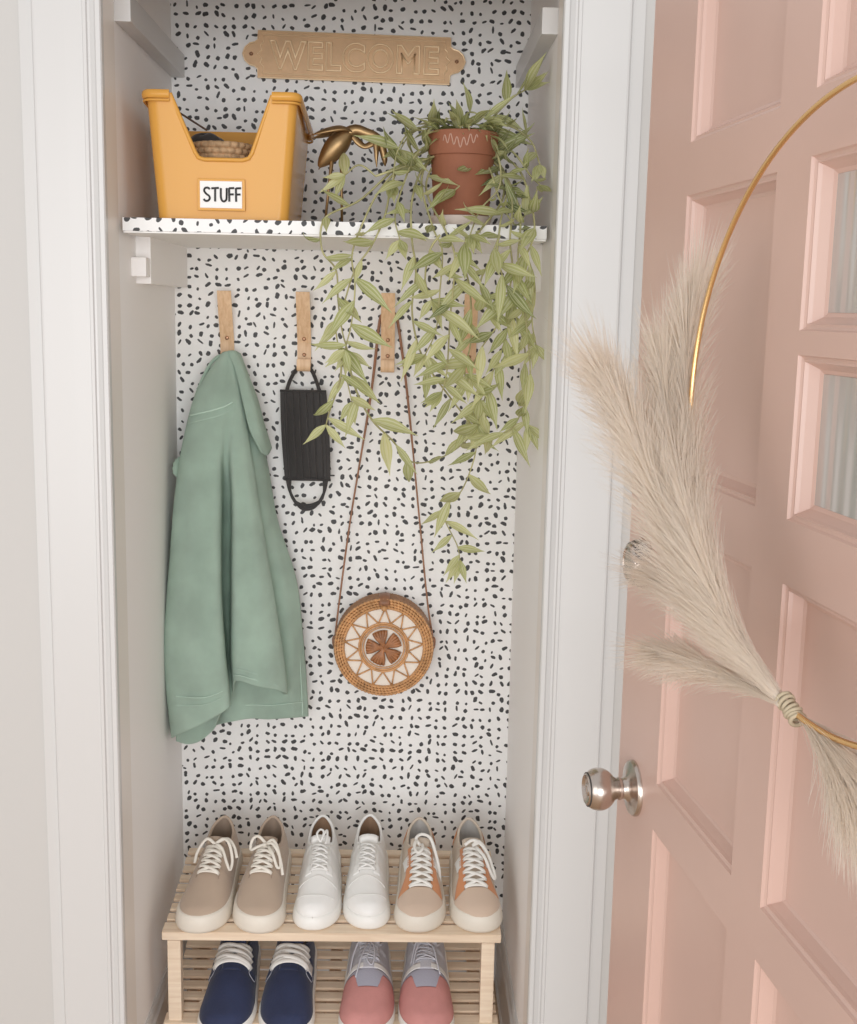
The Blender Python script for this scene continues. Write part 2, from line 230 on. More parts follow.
M = dict(
    paper=wallpaper(),
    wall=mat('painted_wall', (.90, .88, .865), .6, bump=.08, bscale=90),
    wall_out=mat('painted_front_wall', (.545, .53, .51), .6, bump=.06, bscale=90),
    trim=mat('white_gloss_trim', (.61, .60, .588), .32, bump=.05, bscale=30),
    jamb=mat('cream_jamb', (.82, .775, .725), .4),
    pink=mat('pink_door_paint', (.665, .46, .39), .33, bump=.10, bscale=40, vary=.05, vscale=3),
    floor=wood('oak_floor', (.46, .32, .21), (.62, .46, .32), (1.2, 12, 1)),
    pine=wood('pine_wood', (.74, .58, .43), (.86, .72, .56), (1, 16, 16)),
    hookw=wood('birch_hook_wood', (.66, .42, .24), (.82, .58, .37), (20, 20, 1.5), .45),
    screw=mat('copper_screw', (.42, .24, .15), .35, .8),
    brass=mat('antique_brass', (.36, .235, .115), .40, .9, bump=.15, bscale=50, vary=.3, vscale=20),
    signm=mat('cast_brass_plate', (.66, .43, .245), .5, .2, bump=.25, bscale=160, vary=.10, vscale=30),
    signedge=mat('brass_edge_highlight', (.86, .64, .40), .35, .25),  # highlight on raised border and letters, painted in as lighter brass
    gold=mat('polished_gold_hoop', (.80, .52, .24), .25, 1.0),
    nickel=mat('satin_nickel', (.60, .53, .48), .26, 1.0, bump=.05, bscale=200),
    dark=mat('dark_recess', (.05, .045, .04), .6),
    yellow=mat('mustard_plastic', (.66, .335, .07), .18, coat=0.0, bump=.02, bscale=20, spec=.22),
    ochre=mat('ochre_plastic_inside', (.66, .34, .10), .5),
    card=mat('white_card', (.86, .85, .83), .6),
    ink=mat('black_ink', (.02, .02, .02), .5),
    wicker=mat('woven_straw', (.62, .40, .22), .7, vary=.35, vscale=90, bump=.4, bscale=200),
    blackcloth=mat('black_cloth', (.032, .029, .029), .7, bump=.4, bscale=300, sheen=.2),
    cord=mat('dark_cord', (.10, .055, .035), .6),
    terra=mat('terracotta', (.31, .115, .062), .75, bump=.2, bscale=120, vary=.14, vscale=14),
    chalk=mat('chalky_white_glaze', (.72, .62, .56), .7),
    fadedpaint=mat('faded_pale_paint', (.50, .30, .23), .8),
    soil=mat('potting_soil', (.06, .04, .03), .95, bump=.8, bscale=120),
    leaf=leaf_mat(),
    stem=mat('plant_stem', (.42, .40, .20), .5, vary=.3, vscale=30),
    mint=cloth_mat('mint_green_denim', (.46, .63, .515), 700, .7, .12),
    mintseam=cloth_mat('pale_mint_seam', (.50, .66, .56)),
    rattan=mat('honey_rattan', (.60, .32, .14), .45, vary=.3, vscale=60, bump=.3, bscale=300),
    rattandk=mat('brown_rattan', (.36, .15, .06), .45, vary=.35, vscale=70, bump=.3, bscale=300),
    liner=mat('cream_lining', (.80, .74, .66), .8),
    rattanmid=mat('dusty_rattan_side', (.42, .235, .14), .6, vary=.3, vscale=80, bump=.3, bscale=300),
    leather=mat('brown_leather', (.30, .14, .075), .5, vary=.2, vscale=60),
    plume=plume_mat(),
    twine=mat('jute_twine', (.48, .40, .28), .8, bump=.5, bscale=300),
    glass=None,
)
g, N_, L_, b_ = new_mat('reeded_door_glass'); M['glass'] = g
b_.inputs['Base Color'].default_value = (.62, .595, .565, 1); b_.inputs['Roughness'].default_value = .12
b_.inputs['Transmission Weight'].default_value = .15; b_.inputs['IOR'].default_value = 1.5; b_.inputs['Metallic'].default_value = .25
_tc = N_.new('ShaderNodeTexCoord'); _w = N_.new('ShaderNodeTexWave'); _w.inputs['Scale'].default_value = 14; _w.bands_direction = 'X'
L_.new(_tc.outputs['Object'], _w.inputs['Vector'])
_b = N_.new('ShaderNodeBump'); _b.inputs['Strength'].default_value = .25; _b.inputs['Distance'].default_value = .003
L_.new(_w.outputs['Fac'], _b.inputs['Height']); L_.new(_b.outputs['Normal'], b_.inputs['Normal'])

# ------------------------------------------------------------------ mesh helpers
def uv_metric(me):
    uvl = me.uv_layers.new(name='UVMap')
    for p in me.polygons:
        n = p.normal; ax = max(range(3), key=lambda i: abs(n[i]))
        for li in p.loop_indices:
            v = me.vertices[me.loops[li].vertex_index].co
            uvl.data[li].uv = ((v.y, v.z), (v.x, v.y), (v.x, v.z))[(0, 2, 1)[ax] if ax else 0] if False else ((v.y, v.z) if ax == 0 else (v.x, v.z) if ax == 1 else (v.x, v.y))

def link(name, me, material=None, parent=None, smooth=False, loc=None):
    o = bpy.data.objects.new(name, me); col.objects.link(o)
    if material is not None and len(me.materials) == 0: me.materials.append(material)
    if parent is not None: o.parent = parent
    if loc is not None: o.location = loc
    if smooth:
        for p in me.polygons: p.use_smooth = True
    return o

def from_bm(name, bm, material, parent=None, smooth=False, uv=False, loc=None, auto=None):
    bmesh.ops.recalc_face_normals(bm, faces=bm.faces)
    me = bpy.data.meshes.new(name); bm.to_mesh(me); bm.free()
    if uv: uv_metric(me)
    o = link(name, me, material, parent, smooth, loc)
    if auto is not None:
        for p in me.polygons: p.use_smooth = True
        me.set_sharp_from_angle(angle=math.radians(auto))
    return o

def thing(name, label, cat, loc=(0, 0, 0), rot=(0, 0, 0), group=None):
    o = bpy.data.objects.new(name, None); col.objects.link(o)
    o.location = loc; o.rotation_euler = rot; o.empty_display_size = .05
    o['label'] = label; o['category'] = cat
    if group: o['group'] = group
    return o

def struct(o, label=None):
    o['kind'] = 'structure'
    if label: o['label'] = label
    return o

def box(bm, lo, hi, bevel=0.0):
    vs = [bm.verts.new((x, y, z)) for x in (lo[0], hi[0]) for y in (lo[1], hi[1]) for z in (lo[2], hi[2])]
    F = [bm.faces.new([vs[i] for i in f]) for f in ((0, 1, 3, 2), (4, 6, 7, 5), (0, 4, 5, 1), (2, 3, 7, 6), (0, 2, 6, 4), (1, 5, 7, 3))]
    if bevel:
        es = list({e for f in F for e in f.edges})
        bmesh.ops.bevel(bm, geom=es, offset=bevel, segments=2, affect='EDGES', profile=.7)

def tube(bm, pts, r, seg=8, flat=None, up=None, closed=False, cap=True):
    """sweep along pts; r number or list; flat=(a,b) ellipse multipliers with b along 'up'."""
    P = [Vector(p) for p in pts]; n = len(P)
    rs = list(r) if hasattr(r, '__len__') else [r] * n
    rings = []; prev = None
    for i in range(n):
        if closed: t = P[(i + 1) % n] - P[i - 1]
        else: t = P[min(i + 1, n - 1)] - P[max(i - 1, 0)]
        if t.length < 1e-9: t = Vector((0, 0, 1))
        t.normalize()
        if up is not None:
            u = Vector(up[i]) if hasattr(up[0], '__len__') or isinstance(up[0], Vector) else Vector(up)
            u = u - t * u.dot(t)
            if u.length < 1e-5: u = t.orthogonal()
        elif prev is None: u = t.orthogonal()
        else:
            u = prev - t * prev.dot(t)
            if u.length < 1e-5: u = t.orthogonal()
        u.normalize(); prev = u; s = t.cross(u)
        fa, fb = flat or (1, 1)
        rings.append([bm.verts.new(P[i] + s * (math.cos(a) * rs[i] * fa) + u * (math.sin(a) * rs[i] * fb)) for a in [2 * PI * k / seg for k in range(seg)]])
    m = n if closed else n - 1
    for i in range(m):
        A = rings[i]; B = rings[(i + 1) % n]
        for k in range(seg): bm.faces.new((A[k], A[(k + 1) % seg], B[(k + 1) % seg], B[k]))
    if cap and not closed:
        bm.faces.new(rings[0][::-1]); bm.faces.new(rings[-1])

def crom(pts, n):
    """Catmull-Rom through pts, n samples."""
    P = np.array(pts, float); k = len(P); out = []
    Q = np.vstack([2 * P[0] - P[1], P, 2 * P[-1] - P[-2]])
    for t in np.linspace(0, k - 1, n):
        i = min(int(t), k - 2); f = t - i; a, b, c, d = Q[i:i + 4]
        out.append(.5 * ((2 * b) + (-a + c) * f + (2 * a - 5 * b + 4 * c - d) * f * f + (-a + 3 * b - 3 * c + d) * f ** 3))
    return np.array(out)

def grid(bm, P, closed_u=False, keep=None):
    """P[i][j] -> faces; returns vert grid"""
    V = [[bm.verts.new(tuple(p)) for p in row] for row in P]
    ni, nj = len(P), len(P[0])
    for i in range(ni - (0 if closed_u else 1)):
        for j in range(nj - 1):
            if keep and not keep(i, j): continue
            a, b, c, d = V[i][j], V[(i + 1) % ni][j], V[(i + 1) % ni][j + 1], V[i][j + 1]
            try: bm.faces.new((a, b, c, d))
            except ValueError: pass
    return V

def lathe(bm, prof, seg=32, cen=(0, 0, 0), axis='z'):
    P = []
    for k in range(seg):
        a = 2 * PI * k / seg; row = []
        for r, h in prof:
            if axis == 'z': row.append((cen[0] + r * math.cos(a), cen[1] + r * math.sin(a), cen[2] + h))
            else: row.append((cen[0] + r * math.cos(a), cen[1] - h, cen[2] + r * math.sin(a)))
        P.append(row)
    V = grid(bm, P, closed_u=True)
    bmesh.ops.remove_doubles(bm, verts=[v for row in V for v in row], dist=1e-6)

def prism(bm, poly, y0, y1):
    """poly of (x,z) extruded in y from y0 (front) to y1"""
    A = [bm.verts.new((x, y0, z)) for x, z in poly]; B = [bm.verts.new((x, y1, z)) for x, z in poly]
    n = len(poly)
    bm.faces.new(A); bm.faces.new(B[::-1])
    for i in range(n): bm.faces.new((A[i], B[i], B[(i + 1) % n], A[(i + 1) % n]))

def solid(o, t, off=-1):
    md = o.modifiers.new('thickness', 'SOLIDIFY'); md.thickness = t; md.offset = off
    return o

# ------------------------------------------------------------------ room
HW = .38; YF = -.612; YJ = -.508; TOP = 2.42
def plane_box(name, lo, hi, m, uv=False, bevel=0):
    bm = bmesh.new(); box(bm, lo, hi, bevel); return struct(from_bm(name, bm, m, uv=uv))
plane_box('wall_back', (-HW - .04, 0, 0), (HW + .04, .06, TOP), M['paper'], uv=True)
plane_box('wall_left', (-HW - .06, YJ, 0), (-HW, 0, TOP), M['wall'])
plane_box('wall_right', (HW, YJ, 0), (HW + .06, 0, TOP), M['wall'])
plane_box('ceiling', (-HW - .06, YF, TOP), (HW + .06, .06, TOP + .06), M['wall'])
plane_box('floor', (-2.6, -4.2, -.05), (2.6, .06, 0), M['floor'])
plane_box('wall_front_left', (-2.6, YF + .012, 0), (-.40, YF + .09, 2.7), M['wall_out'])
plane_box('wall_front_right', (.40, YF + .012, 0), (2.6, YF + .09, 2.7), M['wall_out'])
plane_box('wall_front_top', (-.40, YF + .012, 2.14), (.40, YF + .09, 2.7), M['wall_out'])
# door lining (jambs)
plane_box('trim_1', (-.404, YF + .004, 0), (-HW, YJ, 2.14), M['jamb'])
plane_box('trim_2', (HW, YF + .004, 0), (.404, YJ, 2.14), M['jamb'])
plane_box('trim_3', (-.404, YF + .004, 2.12), (.404, YJ, 2.16), M['jamb'])
def casing(name, side):
    # profile across the wall: (distance from the opening edge, projection)
    pr = [(0, 0), (0, .014), (.002, .017), (.009, .017), (.012, .013), (.020, .0095), (.0235, .010), (.025, .0145), (.030, .0145), (.0315, .012),
          (.060, .0135), (.108, .015), (.111, .0145), (.115, .006), (.136, .004), (.136, 0)]
    bm = bmesh.new()
    P = [[(side * (.376 + d), YF + .012 - y, z) for d, y in pr] for z in (0, 2.24)]
    grid(bm, P)
    o = struct(from_bm(name, bm, M['trim']))
casing('trim_4', -1)
casing('trim_5', 1)
bm = bmesh.new(); box(bm, (-.5, YF - .006, 2.12), (.5, YF + .012, 2.24), .003); struct(from_bm('trim_6', bm, M['trim']))
def baseboard(name, p0, p1, nrm):
    pr = [(0, .15), (.004, .15), (.007, .143), (.008, .132), (.012, .124), (.012, .012), (.016, .006), (.016, 0)]
    bm = bmesh.new()
    P = [[(p[0] + nrm[0] * d, p[1] + nrm[1] * d, z) for d, z in pr] for p in (p0, p1)]
    grid(bm, P); struct(from_bm(name, bm, M['trim']))
baseboard('baseboard_left', (-HW, YJ), (-HW, 0), (1, 0))
baseboard('baseboard_right', (HW, YJ), (HW, 0), (-1, 0))
baseboard('baseboard_back', (-HW, 0), (HW, 0), (0, -1))
# shelf cleats on the side walls (upper, empty pair and the pair under the shelf)
def cleat(name, s, y0, z0, z1, t=.028):
    bm = bmesh.new(); box(bm, (min(s * HW, s * (HW - t)), y0, z0), (max(s * HW, s * (HW - t)), 0, z1), .0015)
    struct(from_bm(name, bm, M['trim' if z1 > 1.9 else 'wall']))
cleat('trim_7', -1, YJ + .002, 2.066, 2.112)
cleat('trim_8', 1, YJ + .002, 2.062, 2.106)
cleat('trim_9', -1, YJ + .13, 1.628, 1.716)
cleat('trim_10', 1, YJ + .13, 1.628, 1.716)
bm = bmesh.new(); box(bm, (-HW, -.420, 1.640), (-.352, -.385, 1.675), .003); struct(from_bm('trim_11', bm, M['wall']))

# ------------------------------------------------------------------ shelf
bm = bmesh.new(); box(bm, (-.372, YJ - .006, 1.7165), (.372, -.001, 1.7395), .001)
o = from_bm('wall_shelf', bm, M['paper'], uv=True)
o['label'] = 'closet shelf covered in black and white spotted paper, holding bin and plant'; o['category'] = 'shelf'
bm = bmesh.new(); box(bm, (-.371, YJ - .003, 1.7135), (.371, -.002, 1.7163))
from_bm('underside_board', bm, M['card'], o)
SH = 1.7395

# ------------------------------------------------------------------ welcome sign
sign = thing('welcome_sign', 'brass WELCOME plaque with scalloped ends fixed to spotted wall above shelf', 'sign', (.0075, 0, 2.1135), (0, .052 * -0 + .014, 0))
def sign_outline(sx, sz, n=8):
    W2, H2 = .2035 * sx, .047 * sz
    pts = [(-W2, H2), (W2, H2)]
    R = [(W2, H2 * .62), (W2 + .006, H2 * .52), (W2 + .017, H2 * .46), (W2 + .027, H2 * .28), (W2 + .032, 0)]
    right = R + [(x, -z) for x, z in R[-2::-1]]
    pts += right + [(W2, -H2), (-W2, -H2)] + [(-x, -z) for x, z in right]
    return pts
bm = bmesh.new(); prism(bm, sign_outline(1, 1), -.008, -.001); from_bm('plate', bm, M['signm'], sign)
bm = bmesh.new()
ol = sign_outline(1, 1); tube(bm, [(x, -.008, z) for x, z in ol], .0016, 6, closed=True)
inn = [(-.192, .039), (.192, .039), (.192, .024), (.198, .018), (.195, .008), (.204, 0), (.195, -.008), (.198, -.018), (.192, -.024), (.192, -.039), (-.192, -.039),
       (-.192, -.024), (-.198, -.018), (-.195, -.008), (-.204, 0), (-.195, .008), (-.198, .018), (-.192, .024)]
tube(bm, [(x, -.0085, z) for x, z in inn], .0015, 6, closed=True)
from_bm('border', bm, M['signedge'], sign)
cu = bpy.data.curves.new('lettering', 'FONT'); cu.body = 'WELCOME'; cu.size = .094; cu.align_x = 'CENTER'; cu.align_y = 'CENTER'
cu.fill_mode = 'NONE'; cu.bevel_depth = .0026; cu.offset = .0026; cu.space_character = 1.12
tmp = bpy.data.objects.new('lettering', cu); col.objects.link(tmp); bpy.context.view_layer.update()
me = bpy.data.meshes.new_from_object(tmp.evaluated_get(bpy.context.evaluated_depsgraph_get())); bpy.data.objects.remove(tmp)
xs = [v.co.x for v in me.vertices]; ys = [v.co.y for v in me.vertices]
kx = .362 / (max(xs) - min(xs)); kz = .062 / (max(ys) - min(ys)); mx_, mz_ = (max(xs) + min(xs)) / 2, (max(ys) + min(ys)) / 2
for v in me.vertices: v.co = ((v.co.x - mx_) * kx, -.0085 - v.co.z, (v.co.y - mz_) * kz)
me.materials.clear(); link('lettering', me, M['signedge'], sign)
for s in (-1, 1):
    bm = bmesh.new(); lathe(bm, [(0, .0115), (.002, .011), (.0038, .0095), (.0042, .008)], 14, (s * .2175, 0, 0), 'y'); from_bm('screw', bm, M['screw'], sign, True)

# ------------------------------------------------------------------ storage bin
YB0, YB1 = -.49, -.19
bin_ = thing('storage_bin', 'mustard yellow plastic bin with scooped front and STUFF label on shelf', 'bin', (0, 0, 0))
def bin_x(z, side):   # front corner x at height z
    t = (z - SH) / (1.952 - SH)
    return (-.318 - .016 * t) if side < 0 else (-.087 + .018 * t)
ZT = 1.9555
def rrect(x0, x1, y0, y1, r=.018, n=5):
    pts = []
    for cx, cy, a0 in ((x1 - r, y0 + r, -PI / 2), (x1 - r, y1 - r, 0), (x0 + r, y1 - r, PI / 2), (x0 + r, y0 + r, PI)):
        for k in range(n + 1):
            a = a0 + PI / 2 * k / n; pts.append((cx + r * math.cos(a), cy + r * math.sin(a)))
    return pts
def bin_shell(z, ins=0.0):
    t = (z - SH) / (ZT - SH)
    return rrect(bin_x(z, -1) + ins, bin_x(z, 1) - ins, YB0 + .012 - .012 * t + ins, YB1 - .02 + .02 * t - ins)
# walls: sides and back as one strip, front built with the scoop
bm = bmesh.new()
zc = 1.8435
def front_top(x, ins=0):
    # top height of the front wall at x
    pts = [(-.40, ZT), (-.291, ZT), (-.249, zc + .012), (-.243, zc + .003), (-.233, zc), (-.166, zc), (-.155, zc + .003), (-.149, zc + .012), (-.113, ZT), (0, ZT)]
    return float(np.interp(x, [p[0] for p in pts], [p[1] for p in pts]))
def shell_grid(ins, z0):
    # resample outline: dense along the front edge
    base = bin_shell(SH, ins); topo = bin_shell(ZT, ins); n = len(base)
    cols_ = []
    for i in range(n):
        a, b = base[i], base[(i + 1) % n]; A, B = topo[i], topo[(i + 1) % n]
        m = 64 if (abs(a[1] - b[1]) < 1e-6 and a[1] < -.4) else 1
        for k in range(m):
            f = k / m; cols_.append(((a[0] + (b[0] - a[0]) * f, a[1] + (b[1] - a[1]) * f), (A[0] + (B[0] - A[0]) * f, A[1] + (B[1] - A[1]) * f), m > 1))
    P = []
    for (bx, by), (tx, ty), fr in cols_:
        row = []
        zt = ZT - .027 * max(0, (by - YB0) / .3)
        if fr:
            for _ in range(3):
                f = (zt - SH) / (ZT - SH); zt = front_top(bx + (tx - bx) * f)
        for k in range(9):
            z = z0 + (zt - z0) * k / 8; f = (z - SH) / (ZT - SH)
            row.append((bx + (tx - bx) * f, by + (ty - by) * f, z))
        P.append(row)
    return P
PO = shell_grid(0, SH + .001); PI_ = shell_grid(.003, SH + .005)
VO = grid(bm, PO, closed_u=True); VI = grid(bm, PI_, closed_u=True)
n = len(VO)
for i in range(n):
    bm.faces.new((VO[i][-1], VO[(i + 1) % n][-1], VI[(i + 1) % n][-1], VI[i][-1]))
bm.faces.new([v[0] for v in VO]); bm.faces.new([v[0] for v in VI])
from_bm('shell', bm, M['yellow'], bin_, auto=50)
# rim lip around the top and a bead round the scoop
bm = bmesh.new()
def lip_poly(off, z): return [(x + (off if x > -.2 else -off), y + (off if y > -.34 else -off), z) for x, y in bin_shell(ZT)]
top_pts = lip_poly(.004, ZT)
# split outline: start after scoop right, go round the back to scoop left
right = [p for p in top_pts]
seq = [(-.113, YB0 - .003, ZT)] + [p for p in top_pts] + [(-.291, YB0 - .003, ZT)]
# outline order starts at front right corner going to the right side, back, left and front left corner
seq = [(x, y, z - .027 * max(0, (y - YB0) / .3) - .004) for x, y, z in seq]
tube(bm, seq, .0062, 8, flat=(.62, 1.15), up=(0, 0, 1)); tube(bm, [(x, y, z - .0105) for x, y, z in seq], .0022, 8)
for s in (0, 1):
    pass
sc = [(-.291, ZT - .002), (-.249, zc + .012), (-.243, zc + .003), (-.233, zc), (-.166, zc), (-.155, zc + .003), (-.149, zc + .012), (-.113, ZT - .002)]
tube(bm, [(x, YB0 + .004 + (.0 if z > 1.9 else .002), z) for x, z in sc], .0038, 8)
from_bm('rim', bm, M['yellow'], bin_, auto=50)
lb = thing('x', '', '') if False else None
bm = bmesh.new(); box(bm, (-.2405, YB0 + .0015, 1.7605), (-.1665, YB0 + .0085, 1.8065), .0006)
label = from_bm('label_card', bm, M['card'], bin_); label['label'] = 'white card reading STUFF in black hand lettering'
bm = bmesh.new(); box(bm, (-.2455, YB0 + .0035, 1.7560), (-.1615, YB0 + .0095, 1.8110), .0015); from_bm('label_frame', bm, M['yellow'], bin_)
# hand lettering
bm = bmesh.new()
def stroke(pts, w=.0019): tube(bm, [(x, YB0 + .0009, z) for x, z in pts], w, 6)
x0, zb_ = -.2345, 1.7715; h = .024
S = crom([(.0115, .021), (.008, .0235), (.003, .0225), (.0015, .018), (.005, .013), (.010, .0095), (.0115, .005), (.008, .001), (.003, .001), (.0008, .004)], 24)
stroke([(x0 + a, zb_ + b) for a, b in S])
stroke([(x0 + .0145, zb_ + .0225), (x0 + .0275, zb_ + .0235)]); stroke([(x0 + .021, zb_ + .023), (x0 + .0208, zb_)])
stroke([(x0 + .031 + a, zb_ + b) for a, b in crom([(0, .023), (0, .008), (.002, .002), (.0055, .0003), (.009, .003), (.010, .009), (.0103, .0235)], 20)])
for q in (.0455, .0575):
    stroke([(x0 + q, zb_ + .0235), (x0 + q + .0003, zb_ + .0002)]); stroke([(x0 + q, zb_ + .0232), (x0 + q + .009, zb_ + .0237)]); stroke([(x0 + q, zb_ + .0125), (x0 + q + .008, zb_ + .013)])
from_bm('lettering', bm, M['ink'], label)

# straw basket inside the bin
bk = bmesh.new()
BC = (-.224, -.335); 
for k in range(13):
    z = SH + .012 + k * .0109; R0 = .052 + .0035 * math.sin(k / 12 * PI) + (k / 12) * .002
    pts = []
    for a in range(96):
        t = 2 * PI * a / 96; w = .0018 * math.sin(t * 24 + (k % 2) * PI)
        pts.append((BC[0] + (R0 + w) * math.cos(t), BC[1] + (R0 + w) * math.sin(t), z))
    tube(bk, pts, .0064, 6, closed=True)
lathe(bk, [(0, SH + .007), (.048, SH + .007), (.052, SH + .012), (.05, SH + .14), (.047, SH + .14), (.046, SH + .02), (0, SH + .02)], 32, (BC[0], BC[1], 0))
o = from_bm('straw_basket', bk, M['wicker'], None, True)
o['label'] = 'round braided straw basket standing inside the yellow bin'; o['category'] = 'basket'
# black pouch with cord on the basket
pouch = thing('drawstring_pouch', 'black cloth pouch with a thin brown cord, resting on the straw basket', 'pouch', (-.252, -.335, SH + .144))
bm = bmesh.new()
P = []
for i in range(12):
    t = i / 11; zz = .027 * math.sin(t * PI / 2) ** .8; r = .036 * math.cos(t * PI / 2) ** .75
    P.append([(r * math.cos(a) * (1 + .07 * math.sin(5 * a)), .6 * r * math.sin(a) * (1 + .1 * math.sin(4 * a)), -.004 + zz * (1 - .1 * math.cos(3 * a))) for a in [2 * PI * k / 24 for k in range(25)]])
grid(bm, P); bmesh.ops.remove_doubles(bm, verts=bm.verts, dist=1e-5)
from_bm('pouch_body', bm, M['blackcloth'], pouch, True)
bm = bmesh.new(); tube(bm, crom([(0, .0, .03), (-.025, 0, .045), (-.048, -.02, .058), (-.075, -.05, .07)], 14), .0019, 6)
from_bm('cord', bm, M['cord'], pouch, True)

# ------------------------------------------------------------------ brass crane
crane = thing('crane_figurine', 'brass crane figurine with bowed head standing beside the yellow bin', 'figurine', (0, -.42, SH))
cz = lambda z: z - SH
bm = bmesh.new()
def blob(bm, pts, rad, flat=(1, 1), seg=14, up=None):
    c = crom([tuple(p) + (r,) for p, r in zip(pts, rad)], 22)
    tube(bm, [tuple(q[:3]) for q in c], [max(.0006, q[3]) for q in c], seg, flat, up)
# body: plump oval from drooping tail to shoulder
blob(bm, [(-.036, 0, cz(1.842)), (-.030, 0, cz(1.850)), (-.016, 0, cz(1.866)), (-.001, 0, cz(1.884)), (.012, 0, cz(1.898)), (.022, 0, cz(1.906))], [.003, .010, .0185, .021, .016, .009], (1, .95))
# tail plumes
blob(bm, [(-.010, .004, cz(1.872)), (-.028, .006, cz(1.855)), (-.037, .006, cz(1.838))], [.012, .009, .002], (1, .4), up=(1, 0, .6))
from_bm('body', bm, M['brass'], crane, True)
for s in (-1, 1):
    bm = bmesh.new()
    blob(bm, [(.024, s * .006, cz(1.905)), (.006, s * .013, cz(1.909)), (-.016, s * .018, cz(1.905)), (-.036, s * .020, cz(1.899)), (-.050, s * .018, cz(1.894))], [.005, .0135, .013, .008, .001], (.9, .30), up=(.15, s * .35, 1))
    from_bm('wing', bm, M['brass'], crane, True)
bm = bmesh.new()
blob(bm, [(.012, 0, cz(1.900)), (.030, 0, cz(1.908)), (.048, 0, cz(1.903)), (.064, 0, cz(1.898)), (.074, 0, cz(1.890)), (.080, 0, cz(1.874)), (.083, 0, cz(1.858)), (.084, 0, cz(1.846))], [.012, .0105, .0098, .0085, .0075, .007, .0055, .001], (1, 1.0))
blob(bm, [(.022, 0, cz(1.902)), (.034, 0, cz(1.888)), (.046, 0, cz(1.880)), (.058, 0, cz(1.884)), (.068, 0, cz(1.889))], [.006, .0075, .006, .007, .005], (.6, 1))
from_bm('neck', bm, M['brass'], crane, True)
bm = bmesh.new(); blob(bm, [(.067, -.003, cz(1.886)), (.068, -.005, cz(1.872)), (.068, -.006, cz(1.858)), (.069, -.006, cz(1.843))], [.0065, .0048, .003, .0008]); from_bm('beak', bm, M['brass'], crane, True)
for k, (xa, xb) in enumerate(((-.010, -.024), (.004, .006))):
    bm = bmesh.new(); yy = -.006 + .012 * k
    tube(bm, [(xa, yy, cz(1.872)), (xa + (xb - xa) * .5, yy, cz(1.81)), (xb, yy, .004)], [.0042, .0026, .0024], 8)
    for dx, dy in ((-.012, -.008), (.004, -.014), (.014, -.003), (.0, .012)):
        tube(bm, [(xb, yy, .004), (xb + dx * .6, yy + dy * .6, .0045), (xb + dx, yy + dy, .0018)], [.0024, .002, .001], 6)
    from_bm('leg', bm, M['brass'], crane, True)
bm = bmesh.new(); tube(bm, crom([(-.030, -.004, .003), (-.01, -.010, .0035), (.012, -.006, .003), (.03, .002, .003)], 14), .0026, 6, (1, .8)); from_bm('base', bm, M['brass'], crane, True)

# ------------------------------------------------------------------ potted plant
plant = thing('potted_plant', 'trailing variegated wandering plant in a terracotta pot on the shelf', 'plant', (.224, -.425, SH))
bm = bmesh.new(); lathe(bm, [(0, .0005), (.050, .0005), (.053, .003), (.056, .016), (.057, .018), (.0555, .019), (.052, .016), (.049, .008), (0, .008)], 40); from_bm('saucer', bm, M['chalk'], plant, True)
bm = bmesh.new(); lathe(bm, [(0, .009), (.047, .009), (.0495, .012), (.0575, .122), (.058, .124), (.0615, .125), (.0645, .162), (.065, .165), (.0625, .166), (.059, .164), (.056, .13), (.052, .12), (0, .12)], 48)
pot = from_bm('pot', bm, M['terra'], plant, auto=40)
bm = bmesh.new()   # worn pale lettering band, illegible flourish
pts = []
for i in range(60):
    t = i / 59; a = -PI / 2 - .62 + 1.0 * t; z = .146 + .008 * math.sin(t * 34) + .004 * math.sin(t * 9)
    rr = .0618 + (z - .125) * .08; pts.append((rr * math.cos(a), rr * math.sin(a), z))
tube(bm, pts, .0011, 5, (1, .5)); from_bm('painted_flourish', bm, M['fadedpaint'], pot)
bm = bmesh.new(); lathe(bm, [(0, .158), (.03, .156), (.058, .150), (.058, .14), (0, .14)], 24); from_bm('soil', bm, M['soil'], plant)
sb = bmesh.new(); lf = bmesh.new(); uvl = lf.loops.layers.uv.new('UVMap')
pr = random.Random(11)
base = Vector((.224, -.425, SH))
def leaf(p, d, nrm, L, W, curl, tone):
    d = Vector(d).normalized(); nrm = Vector(nrm); side = d.cross(nrm)
    if side.length < .05: nrm = d.orthogonal(); side = d.cross(nrm)
    side.normalize(); nrm = side.cross(d).normalized()
    nL = 7; rows = []
    pos = Vector(p); dd = d.copy(); prof = [.16, .62, .96, 1.0, .82, .5, .2, .02]
    for i in range(nL + 1):
        w = W * prof[i] * .5; k = .38
        rows.append([lf.verts.new(pos + side * (w * a) + nrm * (abs(a) * w * k)) for a in (-1, -.5, 0, .5, 1)])
        dd = (Matrix.Rotation(curl / nL, 3, side) @ dd); nrm = (Matrix.Rotation(curl / nL, 3, side) @ nrm)
        pos = pos + dd * (L / nL)
    for i in range(nL):
        for j in range(4):
            f = lf.faces.new((rows[i][j], rows[i][j + 1], rows[i + 1][j + 1], rows[i + 1][j])); f.smooth = True
            for lp, (a, b) in zip(f.loops, ((j, i), (j + 1, i), (j + 1, i + 1), (j, i + 1))): lp[uvl].uv = (a / 4, tone)
def inside_ok(q):
    # keep leaves out of walls and shelf
    return q.x < .372 and q.y < -.012
def push_out(p):
    """stems hang clear of the shelf front edge"""
    return p
